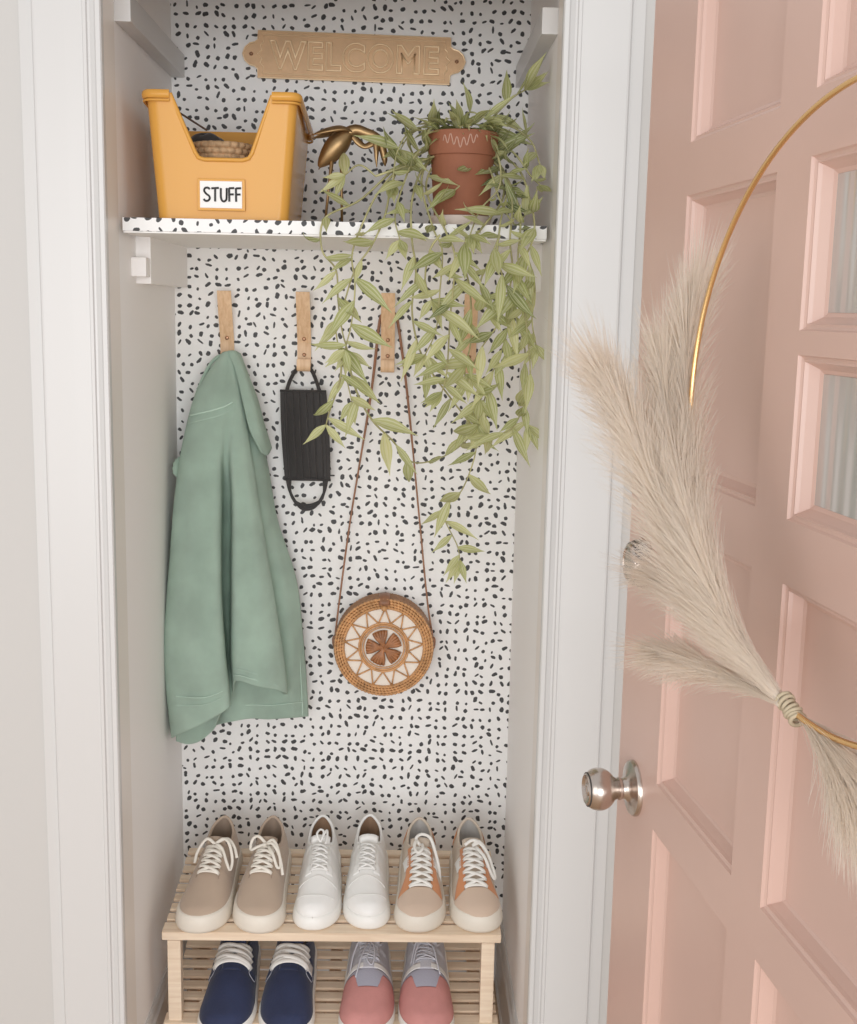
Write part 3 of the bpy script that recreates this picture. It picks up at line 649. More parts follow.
for si, st in enumerate(TAB['stems']):
    n = max(10, int(sum((Vector(a) - Vector(b)).length for a, b in zip(st, st[1:])) / .012))
    c = crom(st, n)
    c = [Vector(q) - base for q in c]
    c[0] = Vector((pr.uniform(-.03, .03), pr.uniform(-.03, .02), .152)) if (Vector(st[0]) - Vector(st[1])).length and st[0][2] > 1.80 else c[0]
    tube(sb, c, [.0022 * (1 - .45 * i / n) for i in range(n)], 6)
    sgn = 1; step = 4 if si in (0, 1, 2) else pr.choice((2, 3))
    tail = si in (3, 4, 5)
    i = 2 + pr.randint(0, 1)
    while i < n:
        t = (c[min(i + 1, n - 1)] - c[i - 1]).normalized()
        world = c[i] + base
        lean = Vector((pr.uniform(-1, 1), pr.uniform(-1.0, .15), pr.uniform(-.35, .55)))
        lean = (lean - t * lean.dot(t)).normalized()
        side = Vector((sgn, -.5, .1)); side = (side - t * side.dot(t)); side.normalize()
        d = (t * pr.uniform(.35, .9) + side * pr.uniform(.6, 1.0) + lean * .5).normalized()
        L = pr.uniform(.054, .094); W = L * pr.uniform(.19, .28)
        if world.z > SH - .03 and world.x < .095 and pr.random() < .85: i += 1; continue
        if SH < world.z < 1.84 and .165 < world.x < .29 and pr.random() < .8: i += 1; continue
        tip = world + d * L
        if tip.x > .372: d.x = -abs(d.x) * .3
        if abs(tip.z - SH + .01) < .03 and tip.y > YJ - .01: d.y -= .8; d.z = abs(d.z) + .3; d.normalize()
        if tip.y > -.02: d.y = -abs(d.y)
        leaf(c[i], d, Vector((0, -1, .6)), L, W, pr.uniform(-.5, 1.3), min(1, max(0, pr.gauss(.62 if tail or world.z < SH else .42, .2))))
        sgn = -sgn
        i += step if (not tail) else 3
        if pr.random() < .2: i += 1
    for q in range(3):   # terminal rosette
        a = pr.uniform(-1, 1); t = (c[-1] - c[-3]).normalized()
        d = (t + Vector((a, -.4, pr.uniform(-.2, .2)))).normalized()
        leaf(c[-1], d, Vector((0, -1, .5)), pr.uniform(.04, .06), .015, pr.uniform(-.3, .9), pr.uniform(.5, .9))
# crown over the pot rim
for k in range(84):
    a = pr.uniform(0, 2 * PI); r = pr.uniform(.01, .055)
    p = Vector((r * math.cos(a), r * math.sin(a), .158 + pr.uniform(0, .022)))
    d = Vector((math.cos(a), math.sin(a), pr.uniform(-.1, .8)))
    pass
    leaf(p, d, Vector((0, 0, 1)), pr.uniform(.045, .075), pr.uniform(.012, .018), pr.uniform(-1.4, -.2), pr.uniform(.2, .75))
from_bm('stems', sb, M['stem'], plant, True)
me = bpy.data.meshes.new('foliage'); lf.to_mesh(me); lf.free(); link('foliage', me, M['leaf'], plant)

# ------------------------------------------------------------------ wooden hooks
hook_labels = ['bent birch wall hook carrying the mint green jacket', 'bent birch wall hook carrying the black face mask',
               'bent birch wall hook carrying the round rattan bag', 'bent birch wall hook behind the trailing plant stems']
prof = crom([(-.047, .077), (-.040, .055), (-.026, .020), (-.012, -.012), (-.0045, -.034), (-.0035, -.060), (-.0035, -.078), (-.007, -.088), (-.015, -.093), (-.022, -.088), (-.0235, -.078), (-.0225, -.068)], 34)
def make_hook(lbl, x, z):
    t = thing('wall_hook', lbl, 'hook', (x, 0, z), group='bent birch hooks in a row under the shelf')
    bm = bmesh.new(); w = .0150; th = .0032
    P = []
    for i, (y, zz) in enumerate(prof):
        a = prof[max(i - 1, 0)]; b = prof[min(i + 1, len(prof) - 1)]
        ty, tz = b[0] - a[0], b[1] - a[1]; l = math.hypot(ty, tz); ny, nz = -tz / l * th / 2, ty / l * th / 2
        P.append([(-w, y + ny, zz + nz), (w, y + ny, zz + nz), (w, y - ny, zz - nz), (-w, y - ny, zz - nz), (-w, y + ny, zz + nz)])
    V = grid(bm, P); bm.faces.new(V[0][:4]); bm.faces.new(V[-1][:4][::-1])
    bmesh.ops.remove_doubles(bm, verts=bm.verts, dist=1e-6)
    from_bm('bent_strip', bm, M['hookw'], t, auto=40)
    return t
HK = [(-.266, 1.545), (-.097, 1.546), (.087, 1.547), (.267, 1.548)]
for lbl, (x, z) in zip(hook_labels, HK):
    t = make_hook(lbl, x, z)
    for zz, yy in ((-.024, -.0095), (-.059, -.0050)):
        bm = bmesh.new(); lathe(bm, [(0, .0022), (.0025, .002), (.0042, .001), (.0046, -.001), (0, -.001)], 14, (0, yy, zz), 'y'); from_bm('screw', bm, M['screw'], t, True)

# ------------------------------------------------------------------ jacket
jk = thing('denim_jacket', 'mint green denim jacket hanging in folds from the left hook', 'jacket', (-.266, -.06, 1.49))
J0 = Vector(jk.location)
def surf_mesh(name, rows, nu, nv, m, parent, thick=.004, wr=.0032, seed=0):
    R = np.array([crom(r, nu) for r in rows])            # rows x nu
    C = np.stack([crom(R[:, j], nv) for j in range(nu)], 1)   # nv x nu
    g = np.random.RandomState(seed); ph = g.rand(8, 4) * 6.28
    bm = bmesh.new(); P = []
    for i in range(nv):
        row = []
        for j in range(nu):
            p = C[i, j].copy(); amt = min(1, i / nv * 3)
            d = sum(math.sin(ph[k, 0] + p[0] * (22 + 13 * k) + p[2] * (9 + 5 * k) * (1 if k % 2 else -1)) for k in range(5)) / 5
            p[1] += wr * d * amt * 1.6; row.append(tuple(p - np.array(J0)))
        P.append(row)
    grid(bm, P); o = from_bm(name, bm, m, parent, True); solid(o, thick, 0); return o, C
of, CF = surf_mesh('jacket_body', TAB['jacket_front'], 110, 120, M['mint'], jk, seed=1)
ob, CB = surf_mesh('jacket_inner_side', TAB['jacket_back'], 60, 90, M['mint'], jk, seed=2)
ol_, CL = surf_mesh('lapel', TAB['lapel'], 20, 40, M['mint'], jk, .005, seed=3)
# seams: yoke, hem bands
bm = bmesh.new()
def seam_on(C, i0, i1, j0, j1, r=.0013, n=30, off=-.0035):
    pts = []
    for k in range(n):
        t = k / (n - 1); i = i0 + (i1 - i0) * t; j = int(round(j0 + (j1 - j0) * t)); ia = int(i); fi = i - ia
        p = C[ia, j] * (1 - fi) + C[min(ia + 1, C.shape[0] - 1), j] * fi; pts.append(Vector((p[0], p[1] + off, p[2])) - J0)
    tube(bm, pts, r, 6)
seam_on(CF, 31, 27, 12, 60, .0022); seam_on(CF, 33, 29, 12, 60, .0010)
seam_on(CF, 107, 108, 16, 38); seam_on(CF, 110, 111, 16, 38, .0009)
seam_on(CF, 112, 113, 66, 92); seam_on(CF, 106, 107, 66, 92, .0009)
seam_on(CB, 78, 78, 20, 56); seam_on(CB, 20, 88, 54, 55, .0012, 40)
from_bm('seams', bm, M['mintseam'], jk, True)
oi, CI = surf_mesh('inner_hem', TAB['inner_hem'], 30, 20, M['mint'], jk, seed=4)
bm = bmesh.new(); tube(bm, [Vector(p) - J0 for p in crom(TAB['collar_edge'], 24)], [.003, .006] + [.0075] * 18 + [.006, .005, .003, .001], 8, (.5, 1), up=(0, -1, 0))
from_bm('collar_edge', bm, M['mint'], jk, True)
bm = bmesh.new(); tube(bm, [Vector(p) - J0 for p in crom(TAB['gather'], 14)], [.003, .006, .008, .006, .009, .007, .010, .007, .009, .007, .008, .006, .004, .002], 8, (1, .6))
from_bm('sleeve_gather', bm, M['mint'], jk, True)

# ------------------------------------------------------------------ face mask
mk = thing('face_mask', 'black pleated cloth face mask hanging sideways from the second hook', 'face mask', (-.097, -.03, 1.46))
bm = bmesh.new(); P = []
nx, nz = 90, 30
for i in range(nz):
    v = i / (nz - 1); z = -.050 - .197 * v + .0; row = []
    w = .0505 + .002 * math.sin(v * PI); cx = .0005 + .013 * v * .8
    for j in range(nx):
        u = j / (nx - 1); x = -w + 2 * w * u
        saw = ((u * 7.0) % 1.0); pl_ = .0065 * (saw if saw < .85 else (1 - saw) / .15 * .85)
        env = math.sin(min(1, max(0, (u - .08) / .84)) * PI) ** .3 * (.35 + .65 * math.sin(v * PI) ** .5)
        y = -.004 - pl_ * env - .010 * math.sin(u * PI) * math.sin(v * PI) ** .6
        row.append((cx + x, y, z + .0015 * math.sin(u * 3)))
    P.append(row)
grid(bm, P); solid(from_bm('pleated_panel', bm, M['blackcloth'], mk), .003, 0)
bm = bmesh.new(); tube(bm, [(-.050, -.006, -.051), (.051, -.006, -.051)], .004, 8, (1, .7)); from_bm('hem_band', bm, M['blackcloth'], mk, True); bm = bmesh.new(); tube(bm, [(-.040, -.006, -.246), (.062, -.006, -.246)], .004, 8, (1, .7)); from_bm('hem_band', bm, M['blackcloth'], mk, True)
bm = bmesh.new(); tube(bm, crom([(-.036, -.006, -.052), (-.030, -.004, -.032), (-.021, .008, -.012), (-.012, .016, -.0015), (0, .0165, .001), (.012, .016, -.001), (.021, .008, -.012), (.031, -.004, -.034), (.037, -.006, -.052)], 40), .0042, 8, (1, .7), up=(0, -1, 0))
from_bm('ear_loop', bm, M['blackcloth'], mk, True)
bm = bmesh.new()
for k, (a, dz) in enumerate(((0, 0), (.003, .006), (-.004, -.004))):
    tube(bm, crom([(-.031 + a, -.006 - .001 * k, -.246), (-.027, -.008 - .001 * k, -.275), (-.012 - a, -.01, -.302 + dz), (.010, -.01, -.309 + dz), (.034 + a, -.01, -.300 + dz), (.047, -.008, -.275), (.050 - a, -.006, -.246)], 40), .0031, 8, (1, .8), up=(0, -1, 0))
from_bm('ear_loop', bm, M['blackcloth'], mk, True)

# ------------------------------------------------------------------ rattan bag
bag = thing('rattan_bag', 'round woven rattan bag with star pattern hanging on long leather strap', 'bag', (.088, -.006, .840), (math.radians(-2), 0, 0))
FY = -.068; RB = .109
def ringpts(R, y, wob=0, nw=60, n=240): return [((R + wob * math.sin(nw * t)) * math.cos(t), y, (R + wob * math.sin(nw * t)) * math.sin(t)) for t in [2 * PI * k / n for k in range(n)]]
bm = bmesh.new()
for k in range(9):
    tube(bm, ringpts(RB - .001, -.006 - k * .0072, .0006, 90), .0044, 6, closed=True)
lathe(bm, [(RB - .004, .002), (RB - .003, .066)], 64, (0, 0, 0), 'y'); lathe(bm, [(0, .001), (RB - .004, .002)], 64, (0, 0, 0), 'y')
from_bm('side_wall', bm, M['rattanmid'], bag, True)
bm = bmesh.new()
for k, R in enumerate((.1085, .1028, .0971, .0914)):
    n = 420; pts = []; rad = []
    for q in range(n):
        t = 2 * PI * q / n; pts.append((R * math.cos(t), FY - .002 + .002 * (k == 0), R * math.sin(t))); rad.append(.0030 + .0010 * math.sin(t * 80 + k * 1.6))
    tube(bm, pts, rad, 6, closed=True)
from_bm('woven_rim', bm, M['rattan'], bag, True)
bm = bmesh.new(); lathe(bm, [(0, .066), (.095, .066), (.095, .063), (0, .063)], 64, (0, 0, 0), 'y'); from_bm('fabric_lining', bm, M['liner'], bag)
bm = bmesh.new()
for R, r in ((.0895, .0022), (.055, .0026), (.0505, .0022), (.0455, .0016)): tube(bm, ringpts(R, FY, 0, n=96), r, 6, closed=True)
from_bm('ring_cane', bm, M['rattan'], bag, True)
bm = bmesh.new(); NZ = 13
zz = []
for k in range(NZ * 2):
    a = PI * k / NZ + .1; R = .0895 if k % 2 == 0 else .056; zz.append((R * math.cos(a), FY - .001, R * math.sin(a)))
for a, b in zip(zz, zz[1:] + zz[:1]): tube(bm, [a, b], .0017, 6)
from_bm('zigzag_cane', bm, M['rattan'], bag, True)
bm = bmesh.new()
for k in range(5):
    a = 2 * PI * k / 5 + PI / 2 + .25
    for w in (-.40, -.2, 0, .2, .40):
        P = [(0, FY - .002, 0)]
        for q in range(1, 9):
            t = q / 8; r = .040 * t; aa = a + w * .95 * math.sin(t * PI * .62)
            P.append((r * math.cos(aa), FY - .002 - .0015 * math.sin(t * PI), r * math.sin(aa)))
        tube(bm, P, [.0026 + .0022 * math.sin(min(1, q / 8 + .1) * PI * .8) for q in range(9)], 6)
tube(bm, ringpts(.007, FY - .003, 0, n=24), .003, 6, closed=True)
from_bm('flower_centre', bm, M['rattandk'], bag, True)
bm = bmesh.new()
tube(bm, [(-.0, -.020, .1130), (0, -.045, .1155), (0, -.064, .1130), (0, -.0725, .1045), (0, -.0735, .097)], .0125, 10, (1, .28), up=[(0, 0, 1), (0, 0, 1), (0, -.5, 1), (0, -1, .3), (0, -1, 0)])
from_bm('clasp_tab', bm, M['leather'], bag, True)
bm = bmesh.new(); lathe(bm, [(0, .012), (.004, .011), (.0066, .007), (.006, .002), (.004, 0), (0, 0)], 16, (.0, FY - .003, .0905), 'y'); from_bm('clasp_button', bm, M['rattan'], bag, True)
for s in (-1, 1):
    bm = bmesh.new(); tube(bm, crom([(s * .1115, -.044, .02), (s * .1135, -.046, .012), (s * .113, -.046, 0), (s * .111, -.044, -.01)], 10), [.002, .003, .0035, .0035, .0035, .0035, .003, .003, .0025, .001], 8); from_bm('strap_knot', bm, M['leather'], bag, True)
bm = bmesh.new()
cy_ = .840
def sp(x, y, z): return (x - .088, y + .006, z - cy_)
L1 = [(-.0225, -.050, .856), (-.013, -.045, .945), (.010, -.040, 1.13), (.050, -.034, 1.393), (.066, -.030, 1.545), (.074, -.028, 1.578), (.088, -.026, 1.586)]
L2 = [(.088, -.026, 1.586), (.102, -.028, 1.578), (.111, -.030, 1.545), (.133, -.034, 1.393), (.163, -.040, 1.13), (.184, -.045, .945), (.1985, -.050, .856)]
pts = [sp(*p) for p in crom(L1, 60)] + [sp(*p) for p in crom(L2, 60)][1:]
rad = [.0022 + .0016 * max(0, 1 - abs(i - 59) / 34) ** .4 if abs(i - 59) < 34 else .0022 for i in range(len(pts))]
tube(bm, pts, rad, 6); from_bm('strap', bm, M['leather'], bag, True)

# ------------------------------------------------------------------ shoe rack
TH = math.radians(7.5)
rack = thing('shoe_rack', 'two tier slatted pine shoe rack holding five pairs of shoes', 'shoe rack', (0, -.26, 0))
def tier(z0, name_z, x0=-.349, x1=.341):
    # frame: front lower edge point at y=-.405, rising backwards
    def pt(x, d, h): return (x, -.405 + d * math.cos(TH) - h * math.sin(TH) + .26, z0 + d * math.sin(TH) + h * math.cos(TH))
    def tbox(bm, xa, xb, d0, d1, h0, h1):
        vs = [bm.verts.new(pt(x, d, h)) for x in (xa, xb) for d in (d0, d1) for h in (h0, h1)]
        F = [bm.faces.new([vs[i] for i in f]) for f in ((0, 1, 3, 2), (4, 6, 7, 5), (0, 4, 5, 1), (2, 3, 7, 6), (0, 2, 6, 4), (1, 5, 7, 3))]
        bmesh.ops.bevel(bm, geom=list({e for f in F for e in f.edges}), offset=.0012, segments=2, affect='EDGES')
    bm = bmesh.new(); tbox(bm, x0, x1, -.004, .030, -.019, 0); from_bm('front_rail', bm, M['pine'], rack)
    bm = bmesh.new()
    for k in range(8):
        d0 = .0385 + k * .0345; tbox(bm, x0 + .002 + (k % 3) * .0006, x1 - .002, d0, d0 + .0225, -.007, 0)
    from_bm('slats', bm, M['pine'], rack)
    for xa in (x0 + .03, x1 - .055, -.02):
        bm = bmesh.new(); tbox(bm, xa, xa + .025, .03, .31, -.036, -.0105); from_bm('side_rail', bm, M['pine'], rack)
    bm = bmesh.new(); tbox(bm, x0 + .004, x1 - .004, .306, .318, -.034, -.0105); from_bm('back_rail', bm, M['pine'], rack)
tier(.3355, 'top'); tier(.134, 'low')
for xa in (-.340, .302):
    for ya, zt in ((-.400, .3125), (-.125, .352)):
        bm = bmesh.new(); box(bm, (xa, ya + .26, 0), (xa + .027, ya + .026 + .26, zt), .002); from_bm('leg', bm, M['pine'], rack)

# ------------------------------------------------------------------ shoes
def smoothend(s, a, p=2.0):
    return math.sqrt(max(0, 1 - (max(0, (a - s)) / a) ** p))
SK = [0, .08, .15, .25, .35, .5, .62, .72, .82, .9, 1]
def shoe(name, label, cat, group, loc, rotz, C, flip=1):
    L = C.get('L', .29); ws = C.get('ws', 1.0); hs = C.get('hs', 1.0); foot = C.get('foot', .034)
    root = thing(name, label, cat, loc, (TH, 0, 0), group)
    root.rotation_euler = (Matrix.Rotation(TH, 3, 'X') @ Matrix.Rotation(rotz, 3, 'Z')).to_euler()
    HWt = [.0345, .0375, .0395, .0405, .0425, .0465, .0500, .0525, .0530, .0525, .051]
    CEN = [0, 0, .0, .0005, .001, .003, .004, .004, .002, .000, -.003]
    Ht = [.096, .092, .087, .082, .084, .086, .079, .069, .059, .052, .043]
    wh = C.get('wh', 1.0)
    hw0 = lambda s: float(np.interp(s, SK, HWt)) * ws * (1 + (wh - 1) * max(0, min(1, (.62 - s) / .25))) * smoothend(s, .12, 2.3) * smoothend(1 - s, .22, 2.4)
    cen = lambda s: flip * float(np.interp(s, SK, CEN))
    H = lambda s: float(np.interp(s, SK, Ht)) * hs
    Y = lambda s, e=0: L / 2 - s * L
    # sole
    bm = bmesh.new(); NS = 60
    ss = [.5 - .5 * math.cos(PI * k / NS) for k in range(NS + 1)]
    toeup = C.get('toe', .006)
    def soleh(s): return foot * (1.0 - .10 * math.sin(min(1, s / .6) * PI)) + toeup * max(0, (s - .7) / .3) ** 1.2
    def ring(scale_in, fz, lift=0.0):
        pts = []
        for k in range(NS + 1):
            s = ss[k]; pts.append((s, 1))
        for k in range(NS - 1, 0, -1):
            s = ss[k]; pts.append((s, -1))
        out = []
        for s, sd in pts:
            w = max(0, hw0(s) + .0045 - scale_in * (1 + .9 * max(0, (s - .72) / .28)))
            y = Y(s); y = y + (scale_in * (1.9 if s > .5 else -1)) * (abs(s - .5) * 2) ** 6
            out.append((cen(s) + sd * w, y, soleh(s) * fz + .0))
        return out
    R = [ring(.004, 0), ring(.001, .08), ring(0, .25), ring(.0012, .6), ring(.003, .88), ring(.0045, .97), ring(.009, 1.0)]
    P = [list(r) + [r[0]] for r in R]
    V = grid(bm, P); bmesh.ops.remove_doubles(bm, verts=bm.verts, dist=1e-6)
    bmesh.ops.holes_fill(bm, edges=[e for e in bm.edges if e.is_boundary])
    from_bm('sole', bm, C['sole'], root, auto=55)
    # upper surface
    ins = C.get('ins', .002)
    def S(s, t, off=0.0):
        s = min(max(s, 0), 1); w = hw0(s) * (1 - ins * 20 * (.6 + .9 * max(0, (s - .6) / .4)))
        sy = .012 + s * (1 - .012 - (.030 if C.get('bump', 1) else .012)) if True else s
        zb = soleh(s) * .9; h = zb + (H(s) - zb) * smoothend(1 - s, .07, 2.0)
        nn = 2.5 if s > .4 else 3.4
        z = zb + (h - zb) * max(0, 1 - abs(t) ** nn) ** (1 / 2.0)
        x = cen(s) + w * t * (1 - .11 * (max(0, (z - zb) / (h - zb)) if h > zb else 0) * (1 if s < .6 else .3))
        p = Vector((x, Y(sy), z))
        if off:
            e = 1e-3
            a = S(min(1, s + e), t) - S(max(0, s - e), t); b = S(s, min(1, t + e)) - S(s, max(-1, t - e))
            nrm = b.cross(a) if True else None
            if s > .94 or s < .03:
                nrm = p - Vector((cen(s), Y(.84 if s > .5 else .12), zb)); nrm.normalize(); p = p + nrm * off
            elif nrm.length > 1e-12:
                nrm.normalize()
                if nrm.z < -.2 or nrm.dot(Vector((t * 1.0, (0.5 - s), .4))) < 0: nrm = -nrm
                p = p + nrm * off
            else: p.z += off
        return p
    s0, sr, tr = .195, .176, .74
    ins_open = lambda s, t: abs((s - s0) / sr) ** 2.67 + abs(t / tr) ** 2.67 < 1
    sp_ = lambda v: math.copysign(abs(v) ** .75, v)
    NSU, NT = 110, 56
    su = [.5 - .5 * math.cos(PI * k / NSU) for k in range(NSU + 1)]
    tv = [math.sin(PI / 2 * (-1 + 2 * k / NT)) for k in range(NT + 1)]
    bm = bmesh.new(); P = [[S(s, t) for t in tv] for s in su]
    grid(bm, P, keep=lambda i, j: not ins_open((su[i] + su[i + 1]) / 2, (tv[j] + tv[j + 1]) / 2))
    o = from_bm('upper', bm, C['upper'], root, True)
    # collar
    col_pts = [S(s0 + sr * sp_(math.cos(a)), tr * sp_(math.sin(a))) for a in [2 * PI * k / 72 for k in range(72)]]
    bm = bmesh.new(); tube(bm, col_pts, .0032, 8, closed=True); from_bm('collar', bm, C.get('collar', C['upper']), root, True)
    # lining bowl
    bm = bmesh.new(); P = []
    for q in range(7):
        f = q / 6; row = []
        for k in range(73):
            a = 2 * PI * k / 72; tp = col_pts[k % 72]
            s = s0 + sr * sp_(math.cos(a)); bot = Vector((cen(s) + hw0(max(.03, s)) * .80 * sp_(math.sin(a)), Y(.02 + s * .96), foot * .95))
            bot.z += .0
            row.append(tp.lerp(bot, f) + Vector((0, 0, -.0 * f)))
        P.append(row)
    grid(bm, P); bmesh.ops.remove_doubles(bm, verts=bm.verts, dist=1e-6)
    from_bm('lining', bm, C['lining'], root, True)
    bm = bmesh.new(); bm.faces.new([bm.verts.new(p) for p in P[-1][:72]]); from_bm('insole', bm, C.get('insole', C['lining']), root)
    # tongue
    bm = bmesh.new(); P = []
    for i in range(16):
        q = i / 15; s = .60 - .275 * q; row = []
        for j in range(9):
            t = -1 + j / 4; tw = (.40 + .14 * q)
            p = S(max(s, .36), t * tw, .0015); 
            if s < .36: p = p + Vector((0, Y(s) - Y(.36), (.36 - s) * .42)); p.z -= 0
            p.z -= .002 * t * t
            row.append(p)
        P.append(row)
    grid(bm, P); solid(from_bm('tongue', bm, C.get('tongue', C['upper']), root, True), .003, 0)
    def patch(nm, m, s_of, t_a, t_b, off=.0014, ni=24, nj=14):
        bm = bmesh.new(); P = []
        for i in range(ni + 1):
            row = []
            for j in range(nj + 1):
                s, t = s_of(i / ni, j / nj), None
                ta, tb = t_a(s, i / ni), t_b(s, i / ni); t = ta + (tb - ta) * j / nj
                row.append(S(s, t, off))
            P.append(row)
        grid(bm, P); return solid(from_bm(nm, bm, m, root, True), .0012, 0)
    if C.get('eyestay'):
        for sd in (-1, 1):
            wf = C.get('flare', 0)
            patch('eyestay', C['eyestay'], lambda f, g_: .36 + (C.get('vend', .69) - .36) * f,
                  lambda s, f: sd * (C.get('lt', .47) - .10 + .04 * f + wf * .9 * max(0, f - .80) * 1.5), lambda s, f: sd * min(.97, C.get('lt', .47) + .17 + .06 * f + wf * max(0, f - .62) * .8))
    if C.get('foxstripe'):
        for sd in (-1, 1):
            patch('side_stripe', C['foxstripe'], lambda f, g_: .44 + .16 * f, lambda s, f: sd * (.62 + .0 * f), lambda s, f: sd * (.90 - .1 * f))
    if C.get('heel'):
        for sd in (-1, 1):
            patch('heel_tab', C['heel'], lambda f, g_: .012 + .11 * f, lambda s, f: sd * (.74 + .06 * f), lambda s, f: sd * .97, .0016, 16, 8)
    if C.get('toecap'):
        o = patch('toe_panel', C['toecap'], lambda f, g_: 0, lambda s, f: -1, lambda s, f: 1) if False else None
        bm = bmesh.new(); P = []
        for i in range(31):
            row = []
            for j in range(41):
                t = math.sin(PI / 2 * (-1 + 2 * j / 40)); start = C['toeline'](t)
                row.append(S(start + (1.0 - start) * i / 30, t, .0016))
            P.append(row)
        grid(bm, P); solid(from_bm('toe_panel', bm, C['toecap'], root, True), .001, 0)
    if C.get('band'):
        bm = bmesh.new(); P = []
        for i in range(9):
            P.append([S(C['band'][1] + (C['band'][2] - C['band'][1]) * i / 8, math.sin(PI / 2 * (-1 + 2 * j / 40)) * .98, .0012) for j in range(41)])
        grid(bm, P); solid(from_bm('band', bm, C['band'][0], root, True), .001, 0)
    if C.get('band2'):
        bm = bmesh.new()
        for_s = C['band2']
        P = [[S(for_s[1] + (for_s[2] - for_s[1]) * i / 6, math.sin(PI / 2 * (-1 + 2 * j / 40)) * .97, .0018) for j in range(41)] for i in range(7)]
        grid(bm, P); solid(from_bm('white_tape', bm, for_s[0], root, True), .001, 0)
    # stitched seams
    if C.get('seams'):
        for pts, r in C['seams']:
            bm = bmesh.new(); c = crom([(a, b) for a, b in pts], 40); tube(bm, [S(a, b, .0022) for a, b in c], r, 5)
            from_bm('stitching', bm, C['seamm'], root, True)
    # laces
    lm = C['laces']; bm = bmesh.new()
    n = C.get('nl', 6); sa, sb_ = C.get('lr', (.665, .40)); lw = C.get('lw', .0032)
    lt = C.get('lt', .47)
    E_ = [(sa + (sb_ - sa) * k / (n - 1), lt - .04 * k / n) for k in range(n)]
    def lace(p, q, lift=.004, m=12):
        pts = []
        for k in range(m + 1):
            f = k / m; s = p[0] + (q[0] - p[0]) * f; t = p[1] + (q[1] - p[1]) * f
            pts.append(S(s, t, .0025 + lift * math.sin(f * PI) ** .5))
        tube(bm, pts, lw, 8, (1, .42), up=[(0, -.3, 1)] * (m + 1))
    s_, t_ = E_[0]; lace((s_, -t_), (s_, t_))
    for k in range(n - 1):
        (s1, t1), (s2, t2) = E_[k], E_[k + 1]
        lace((s1, -t1), (s2, t2), .0045); lace((s1, t1), (s2, -t2), .0062)
    if C.get('bars'):
        for s1, t1 in E_[1:]: lace((s1, -t1), (s1, t1), .0055)
    top = S(E_[-1][0], 0, .010)
    for path in C.get('bow', []):
        tube(bm, [top + Vector((a * .80, b, c)) for a, b, c in crom(path, 26)], lw * .9, 8, (1, .5), up=[(0, -.6, .8)] * 26)
    from_bm('laces', bm, lm, root, True)
    if C.get('extra'): C['extra'](root, S)
    return root

canvas_tan = cloth_mat('tan_canvas', (.47, .36, .275), 900, .2, .05)
MS = dict(
    foxcream=mat('cream_rubber_sole', (.74, .685, .60), .5, bump=.04), white=mat('white_leather', (.83, .82, .80), .45, bump=.1, bscale=120),
    whitesole=mat('white_rubber_sole', (.84, .825, .79), .45), lacewhite=mat('white_lace', (.84, .82, .78), .8, bump=.3, bscale=600),
    lacecream=mat('cream_lace', (.82, .77, .69), .8, bump=.3, bscale=600), brownlin=mat('brown_insole', (.30, .19, .12), .7, vary=.15, vscale=20),
    tanlin=mat('taupe_lining', (.34, .26, .20), .8), greylin=mat('grey_lining', (.50, .48, .46), .8),
    beige=mat('beige_suede', (.60, .46, .36), .85, bump=.2, bscale=300, sheen=.3), canvasb=mat('pale_beige_canvas', (.60, .51, .42), .85, bump=.2, bscale=300),
    orange=mat('burnt_orange_suede', (.60, .26, .12), .8, bump=.2, bscale=300, sheen=.2),
    navy=mat('navy_canvas', (.022, .032, .085), .85, bump=.35, bscale=260, sheen=.15, vary=.25, vscale=14), seamw=mat('grey_thread', (.42, .43, .50), .8),
    pinkt=mat('dusty_rose_suede', (.60, .27, .25), .85, bump=.25, bscale=260, vary=.08, vscale=30), greyk=mat('pale_grey_knit', (.58, .58, .63), .85, bump=.4, bscale=500),
    greyp=mat('cool_grey_panel', (.42, .42, .50), .75, bump=.2, bscale=260), tag=mat('white_tag', (.72, .70, .70), .6), toeblk=mat('black_toe_bumper', (.05, .05, .05), .6),
    pinktongue=mat('soft_blush_lining', (.62, .54, .50), .8),
)
bow_r = [[(0, 0, 0), (.022, .006, .010), (.040, -.004, .004), (.052, -.022, -.022), (.050, -.040, -.036), (.040, -.034, -.022), (.022, -.012, -.002), (.004, -.002, .001)],
         [(0, 0, 0), (-.02, .006, .008), (-.036, .004, -.004), (-.046, -.010, -.018), (-.05, -.022, -.035)],
         [(0, 0, 0), (.03, .01, .008), (.050, .004, -.006), (.062, -.012, -.024)]]
bow_l = [[(0, 0, 0), (-.022, .010, .012), (-.038, .006, .006), (-.040, -.010, -.008), (-.022, -.012, .0), (0, -.002, .002)],
         [(0, 0, 0), (.018, .000, .010), (.034, -.018, -.002), (.044, -.044, -.022), (.036, -.052, -.022), (.022, -.034, -.002), (.006, -.010, .002)],
         [(0, 0, 0), (.02, -.01, .006), (.04, -.03, -.012), (.052, -.06, -.036)]]
bow_o1 = [[(0, 0, 0), (-.012, .012, .010), (.004, .022, .014), (.026, .014, .010), (.040, -.008, -.010), (.050, -.034, -.032), (.052, -.060, -.048)],
          [(0, 0, 0), (-.012, .0, .010), (-.016, -.018, .006), (-.006, -.032, .003), (.006, -.020, .006), (.004, 0, .004)]]
bow_o2 = [[(0, 0, 0), (.016, .002, .010), (.034, -.016, .0), (.050, -.046, -.026), (.054, -.064, -.040), (.044, -.060, -.030), (.028, -.036, -.004), (.008, -.008, .003)],
          [(0, 0, 0), (.02, -.004, .008), (.04, -.026, -.008), (.052, -.052, -.034)], [(-.02, .004, 0), (.0, .006, .010), (.02, .002, .006), (.036, -.016, -.008)]]
